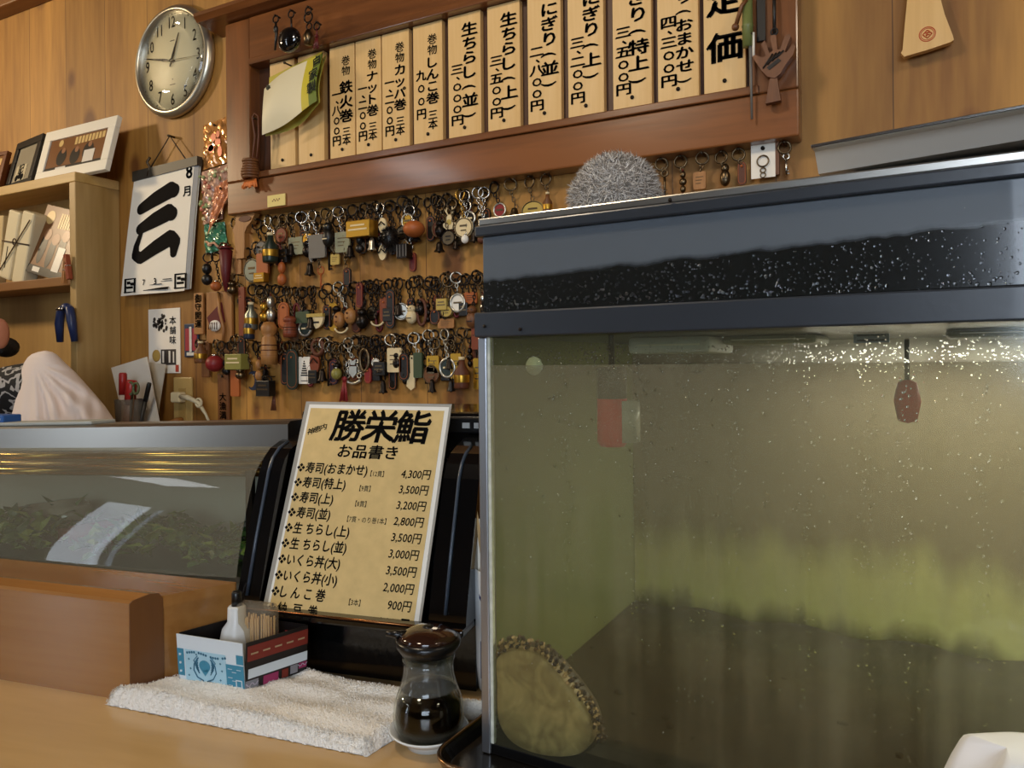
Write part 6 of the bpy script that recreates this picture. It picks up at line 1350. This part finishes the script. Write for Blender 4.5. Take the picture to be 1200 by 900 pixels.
MB().prism(pxpoly(263, 342, [(249, 372), (266, 355), (270, 378), (254, 385)]), (0, -.019, 0), X_, Z_, (0, .004, 0)).build('red_sail', COL['dred'], t)
MB().tube([(-.0, -.020, -.004), (.006, -.021, -.05), (.02, -.021, -.09), (.014, -.021, -.135)], .004, 6).build('pale_cord', COL['wood'], t)
q = pxpoly(263, 342, [(259, 382)])[0]; g = MB().ell((q[0], -.020, q[1]), (.019, .008, .014)); g.build('shell', COL['white'], t); g = MB()
for k in range(5): g.tube([(q[0]-.015+.007*k, -.0285+.0012*abs(k-2), q[1]-.009), (q[0]-.011+.006*k, -.0285+.0012*abs(k-2), q[1]+.008)], .0011, 5)
g.build('shell_ribs', COL['brown'], t)
# woven brush on the left stile
t = wt('hanging_broom', 'small brown woven broom charm with orange fringe on the left stile of the board', 'broom charm', 301, 140, .046)
yb = -.052
MB().cyl((0, -.044, 0), (0, yb-.006, 0), .0022, n=6).build('nail', m_nail, t)
P = pxpoly(301, 140, [(301, 134), (305, 138), (305, 160), (303, 185), (298, 183), (301, 160), (298, 138)])
MB().tube([(a, yb, b) for a, b in P], .0026, 6, True).build('cord', COL['brown'], t)
q = pxpoly(301, 140, [(297, 197), (298, 213)])
b = MB()
for k in range(7): b.ring((q[0][0], yb-.004, q[0][1]-.018+.0062*k), .016+.002*math.sin(k), .0042, 'z', 16, 6)
b.build('woven_body', COL['woodd'], t)
b = MB()
for k in range(24): a = (k/23-.5); b.tube([(q[0][0]+a*.030, yb-.004, q[0][1]-.022), (q[0][0]+a*.042, yb-.006-RND.random()*.006, q[0][1]-.038-RND.random()*.006)], .0022, 5)
b.build('fringe', mat('fringe_orange', 'd87a3a', .6), t)
# bag hung over the left slips
t = wt('paper_bag', 'crumpled white and yellow printed bag hung over the left price slips', 'bag', 345, 82, .05)
bp_ = pxpoly(345, 82, [(313, 97), (378, 70), (379, 130), (316, 153)])
def bag(u, v):
    a, b, c, d = bp_; x = (a[0]*(1-u)+b[0]*u)*(1-v)+(d[0]*(1-u)+c[0]*u)*v; z = (a[1]*(1-u)+b[1]*u)*(1-v)+(d[1]*(1-u)+c[1]*u)*v
    return (x-.012*math.sin(PI*v)*(1-u)*-1, -.058-.022*math.sin(PI*min(1, v*.9))*math.sin(PI*(.15+.7*u))-.005*math.sin(5*u+3*v)-.012*v, z+.004*math.sin(3*v+4*u))
m_bag = mat('bag_white', 'e0d6b4', .5, bump=.2, bs=25)
MB().grid(lambda u, v: bag(u*.74, v), 18, 18).build('white_side', m_bag, t); MB().grid(lambda u, v: bag(.74+u*.13, v), 4, 18).build('yellow_side', mat('bag_yellow', 'c8b83c', .45), t); MB().grid(lambda u, v: bag(.87+u*.13, v), 4, 18).build('dark_print', mat('bag_green', '6c7a30', .45), t)
MB().grid(lambda u, v: Vector(bag(u, v))*1+Vector((0, .020*math.sin(PI*u)+.010, 0)), 10, 10).build('bag_back', mat('bag_back_yellow', 'b0a848', .5), t)
bt_ = pxpoly(345, 82, [(317, 84), (376, 70), (376, 92), (316, 103)]); MB().prism(bt_, (0, -.053, 0), X_, Z_, (0, .002, 0)).build('bag_flap', mat('flap_yellow', 'b8a83a', .5), t)
l = MB(); 
for k, ch in enumerate('自家製'): p = Vector(bag(.935, .16+.27*k)); l.text(ch, p-Y_*.003, (Vector(bag(1, .5))-Vector(bag(.87, .5))).normalized(), Z_, .024, 'c', .03, sx=.9)
p = Vector(bag(.12, .14)); l.prism(disc(.006, 10), p-Y_*.002, X_, Z_, (0, -.001, 0)).tube([p-Y_*.003, p+Vector((.02, -.003, -.008))], .0016, 5)
l.build('lettering', mat('bag_ink', '20261a', .5), t); nail(t, -.012, .012, .068)
# small label on the bottom rail
t = wt('rail_label', 'small cream paper label stuck on the bottom rail of the board', 'label', 324, 235, .046)
mx, mz = ws(324); MB().box((-10*mx, -.0475, -6.5*mz), (10*mx, -.0455, 6.5*mz)).build('paper', mat('label_cream', 'e0cc80', .6), t)
g = MB(); [g.box((-.012+.004*k, -.0482, -.002+.003*(k % 2)), (-.009+.004*k, -.0475, .001+.003*(k % 2))) for k in range(6)]; g.build('print', COL['old'], t)
# ornaments hanging from the cap ledge at top left
def orn(px, py, label, bits, name='hanging_ornament'):
    t = wt(name, label, 'ornament', px, py, .075); y = -.083
    MB().cyl((0, -.07, .0), (0, y-.003, 0), .002, n=6).ring((0, y, -.008), .008, .0016).build('hook', m_dark, t)
    return t, y
t, y = orn(326, 20, 'thin black dangling charm, leftmost under the cap ledge', None); MB().tube([(0, y, -.014), (.002, y, -.04), (-.003, y, -.075)], [.002, .0035, .0022], 8).ell((0, y, -.03), (.006, .005, .009)).build('drop', COL['black'], t)
t, y = orn(344, 14, 'round glossy black ornament hanging under the cap ledge', None); MB().tube([(0, y, -.014), (.001, y, -.045)], .002, 6).build('cord', COL['black'], t); MB().ell((.0, y-.006, -.066), (.030, .016, .027), 24, 14).build('black_disc', mat('lacquer', '0d0c0c', .08, coat=1.), t); MB().ring((0, y-.014, -.066), 1, .0018, sx=.022, sz=.02).build('silver_edge', m_steel, t)
t, y = orn(364, 10, 'ringed dark charm behind the round black ornament', None); MB().ring((0, y, -.022), .011, .0018).ring((.002, y, -.042), .007, .0016).build('rings', COL['dark'], t); MB().lathe([(0, -.02), (.009, -.018), (.011, 0), (.005, .012), (0, .014)], (0, y, -.062), 14).build('bell', COL['old'], t)
t, y = orn(374, 28, 'small dark red tassel hanging in front of the top rail', None); MB().tube([(0, y, -.012), (0, y, -.03)], .0016, 6).build('cord', COL['dred'], t); charm('tassel', t, 0, -.042, .016, .032, 'dred', y+.004)
# hand carving, stick and bamboo on the right stile
t = wt('wooden_hand', 'dark wooden hand-shaped carving with spread fingers on the right stile', 'carving', 908, 88, .046)
yh = -.050; P = pxpoly(908, 88, [(893, 66)])
hand_px = [(888, 74), (885, 68), (888, 67), (897, 72), (900, 70), (895, 56), (899, 53), (904, 68), (908, 66), (905, 52), (906, 49), (911, 49), (912, 53), (913, 66), (916, 66), (921, 53), (926, 51), (928, 54), (921, 70), (923, 71), (930, 63), (933, 66), (930, 75), (922, 84), (916, 93), (910, 97), (902, 94), (895, 86)]
MB().prism(pxpoly(908, 88, hand_px), (0, yh-.018, 0), X_, Z_, (0, .016, 0)).build('hand_shape', COL['woodd'], t)
g = MB()
for k in range(4): a, b = pxpoly(908, 88, [(897+k*5, 84-k*3), (908+k*4, 70-k*.5)]); g.tube([(a[0], yh-.019, a[1]), (b[0], yh-.019, b[1])], .0014, 5)
g.prism(pxpoly(908, 88, [(901, 84), (914, 76), (917, 79), (904, 87)]), (0, yh-.0195, 0), X_, Z_, (0, .002, 0)).build('palm_lines', COL['black'], t)
MB().prism(pxpoly(908, 88, [(904, 96), (912, 95), (916, 122), (899, 123)]), (0, yh-.016, 0), X_, Z_, (0, .012, 0)).build('wrist_base', COL['woodd'], t)
a = pxpoly(908, 88, [(909, -12), (909, 46)]); MB().tube([(a[0][0], yh-.006, a[0][1]), (a[1][0], yh-.008, a[1][1])], .003, 6).ring((a[1][0], yh-.010, a[1][1]+.004), .005, .0015).build('hanging_cord', COL['black'], t)
MB().cyl((a[0][0], -.045, a[0][1]), (a[0][0], yh-.012, a[0][1]), .002, n=6).build('nail', m_nail, t)
t = wt('bamboo_tube', 'short green bamboo tube with cords at the right end of the slips', 'bamboo tube', 877, 20, .05)
a = pxpoly(877, 20, [(879, 0), (876, 56)]); MB().lathe([(0, a[1][1]), (.008, a[1][1]), (.0085, a[1][1]*.4), (.0095, a[1][1]*.4+.002), (.0085, a[1][1]*.4+.004), (.008, a[0][1]), (0, a[0][1])], (.0, -.060, 0), 16).build('tube', mat('bamboo_green', '6c7440', .4), t)
a = pxpoly(877, 20, [(872, 12), (864, 33)]); MB().tube([(0, -.068, .02), (a[0][0], -.07, a[0][1]), (a[1][0], -.066, a[1][1])], .0034, 8).ell((a[1][0], -.066, a[1][1]), .006).build('braided_cord', COL['woodd'], t)
MB().cyl((0, -.02, .032), (0, -.066, .032), .0022, n=6).build('nail', m_nail, t)
t = wt('long_pick', 'thin dark metal pick hanging beside the bamboo tube', 'pick', 881, 45, .05)
a = pxpoly(881, 45, [(880, 44), (880, 137)]); MB().tube([(a[0][0], -.060, a[0][1]), (a[1][0]+.001, -.056, a[1][1])], [.0028, .0018], 8).build('shaft', COL['grey'], t); MB().tube([(.004, -.061, .004), (.004, -.061, -.034)], .0022, 6).build('white_handle', COL['white'], t)
MB().cyl((.001, -.02, .002), (.001, -.066, .002), .002, n=6).build('nail', m_nail, t)
t = wt('black_strap', 'broad black strap hanging between the bamboo and the hand carving', 'strap', 893, 10, .046)
a = pxpoly(893, 10, [(887, -15), (897, 48)]); MB().box((a[0][0], -.0515, a[1][1]), (a[1][0], -.0475, a[0][1]), .001).build('strap', COL['black'], t); MB().cyl((0, -.044, a[0][1]-.008), (0, -.055, a[0][1]-.008), .003, n=8).build('nail', m_nail, t)
# white card with a key ring, under the board
t = wt('key_ring_card', 'white card holding a key ring, hung under the right end of the board', 'card', 894, 170, .02)
mx, mz = ws(894); MB().box((-14*mx, -.0215, -38*mz), (14*mx, -.020, 2*mz)).build('card', m_paper, t); MB().cyl((0, .004, -.006), (0, -.026, -.006), .0032, n=8).build('nail', m_dark, t)
MB().ring((0, -.024, -.027), .009, .0013).ring((0, -.024, -.042), .004, .0012).build('key_ring', m_old, t); MB().ring((0, -.024, -.050), .004, .001).build('chain', m_old, t)
MB().box((14*mx, -.022, -36*mz), (14*mx+.006, -.012, 1*mz)).build('card_edge', COL['woodd'], t)
# wooden paddle with the red stamp, upper right
t = wt('wooden_paddle', 'pale wooden rice paddle with a round red stamp hung at upper right', 'rice paddle', 1086, -20)
pp = pxpoly(1086, -20, [(1054, 63), (1056, 60), (1059, 30), (1063, -5), (1066, -45), (1070, -80), (1100, -85), (1097, -45), (1097, -5), (1105, 28), (1114, 54), (1115, 59), (1110, 61), (1085, 65), (1058, 68)])
b = MB().prism(pp, (0, -.024, 0), X_, Z_, (0, .012, 0)); b.build('blade', wood('paddle_wood', 'ddb472', 'c89a54', 'z', .4, .3, 16, long=.05), t)
q = pxpoly(1086, -20, [(1085, 47)])[0]; g = MB(); g.ring((q[0], -.0242, q[1]), 1, .0007, sx=.0105, sz=.0105, n=28); g.ring((q[0], -.0242, q[1]), 1, .0005, sx=.0085, sz=.0085, n=28)
for (a0, b0, c0_, d0) in (((-.006, 0), (0, .006), 0, 0), ((0, .006), (.006, 0), 0, 0), ((.006, 0), (0, -.006), 0, 0), ((0, -.006), (-.006, 0), 0, 0), ((-.003, .002), (.003, .002), 0, 0), ((-.002, -.001), (.003, -.001), 0, 0), ((0, .003), (-.001, -.003), 0, 0)):
    g.tube([(q[0]+a0[0], -.0243, q[1]+a0[1]), (q[0]+b0[0], -.0243, q[1]+b0[1])], .0008, 5)
g.build('red_stamp', mat('stamp_red', 'b8481c', .5), t); nail(t, -.002, .09, .03)
MB().cyl((-.002, .0, .085), (-.002, -.012, .085), .004, n=8).build('spacer', m_nail, t)
